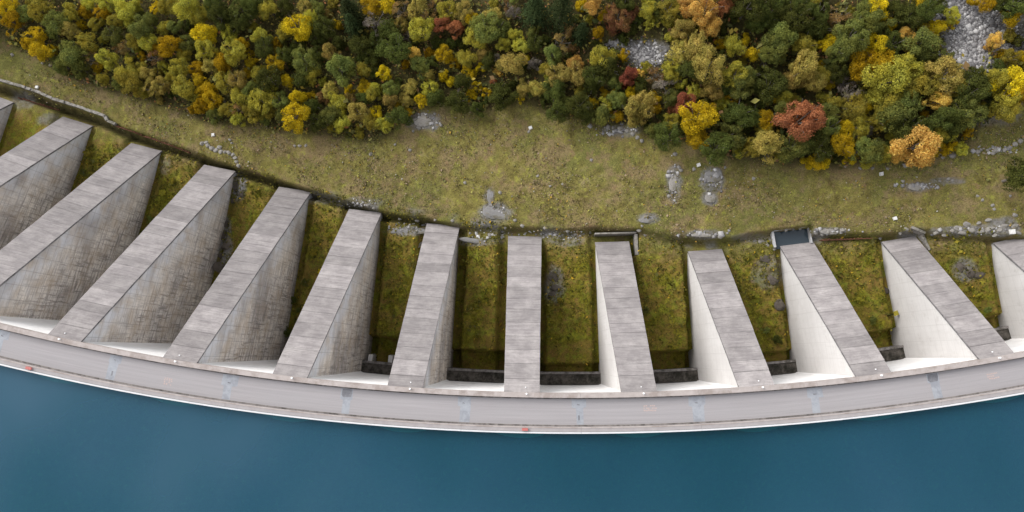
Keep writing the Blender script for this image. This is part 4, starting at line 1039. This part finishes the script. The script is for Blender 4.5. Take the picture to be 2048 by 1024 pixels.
RMIN = max(13.2, sorted([k[2] for k in keep if k[3] != 'C'], reverse=True)[280])
LABELLED = []
for idx, (px, py, r, c) in enumerate(keep):
    small = r < 13.2; lowk = r < RMIN
    rm = r/9.9*(1.0 if 1850 < px < 2010 and py < 150 else 1.2)
    lst = TC if c == 'C' else TS if c in 'PT' else SH if small else TB
    (crown, trunk), hh = lst[(idx*7+int(px)) % len(lst)]
    if small and c in 'PT': (crown, trunk), hh = SH[idx % len(SH)]; lst = SH
    x, y, z = ground_at(px, py, rm*(hh-.95 if lst is not TC else hh*.45))
    edge = forest_mask(np.array(x), np.array(y)) < 7
    kind = 'shrub' if (lst is SH or lowk) and lst is not TC else 'spruce' if lst is TC else 'tree'  # smaller trees below RMIN keep their tree mesh but are named shrub
    size = ('low ' if small else 'tree-like ') if kind == 'shrub' else 'large ' if r > 23 else 'middling ' if r > 17.5 else 'small '
    lb = f"{size}{CN[c]} {kind} {'at meadow edge' if edge else 'in the wood'} {zone(px)}"
    grp = f"{CN[c]} {kind}s {'at meadow edge' if edge else 'in the wood'} {zone(px)}"
    if idx >= len(keep)-len(BAYSHRUB): lb, grp = f'tiny {CN[c]} shrub growing in moss between buttresses', 'shrubs in the buttress bays'
    for (sx, sy), t in SPECIAL.items():
        if math.hypot(px-sx, py-sy) < 6: lb, grp = t, 'standout trees'
    e = empty({'tree': 'broadleaf_tree', 'shrub': 'shrub', 'spruce': 'spruce_tree'}[kind], (x, y, z-.05), label=lb, category=kind, group=grp)
    e.rotation_euler[2] = rr.uniform(0, 6.28); q = rm; e.scale = (q*rr.uniform(.85, 1.18), q*rr.uniform(.85, 1.18), q*rr.uniform(.9, 1.2))
    LABELLED.append((e, px, py, f'{CN[c]} {kind}'))
    t = obj('trunk', trunk, e)
    k = obj('crown', crown, e); k.material_slots[0].link = 'OBJECT'; k.material_slots[0].material = MATS['foliage_'+c]
    if kind == 'shrub': nS += 1
    else: nT += 1
for rnd in (0, 1):
    cnt = {}
    for e, *_ in LABELLED: cnt[e['label']] = cnt.get(e['label'], 0)+1
    for e, px, py, me_ in LABELLED:
        if cnt[e['label']] > 1 and rnd == 0:
            near_ = sorted((math.hypot(px-q[1], py-q[2]), q[3]) for q in LABELLED if q[0] is not e)
            e['label'] = e['label']+', by '+near_[0][1]
print('trees', nT, 'shrubs', nS)
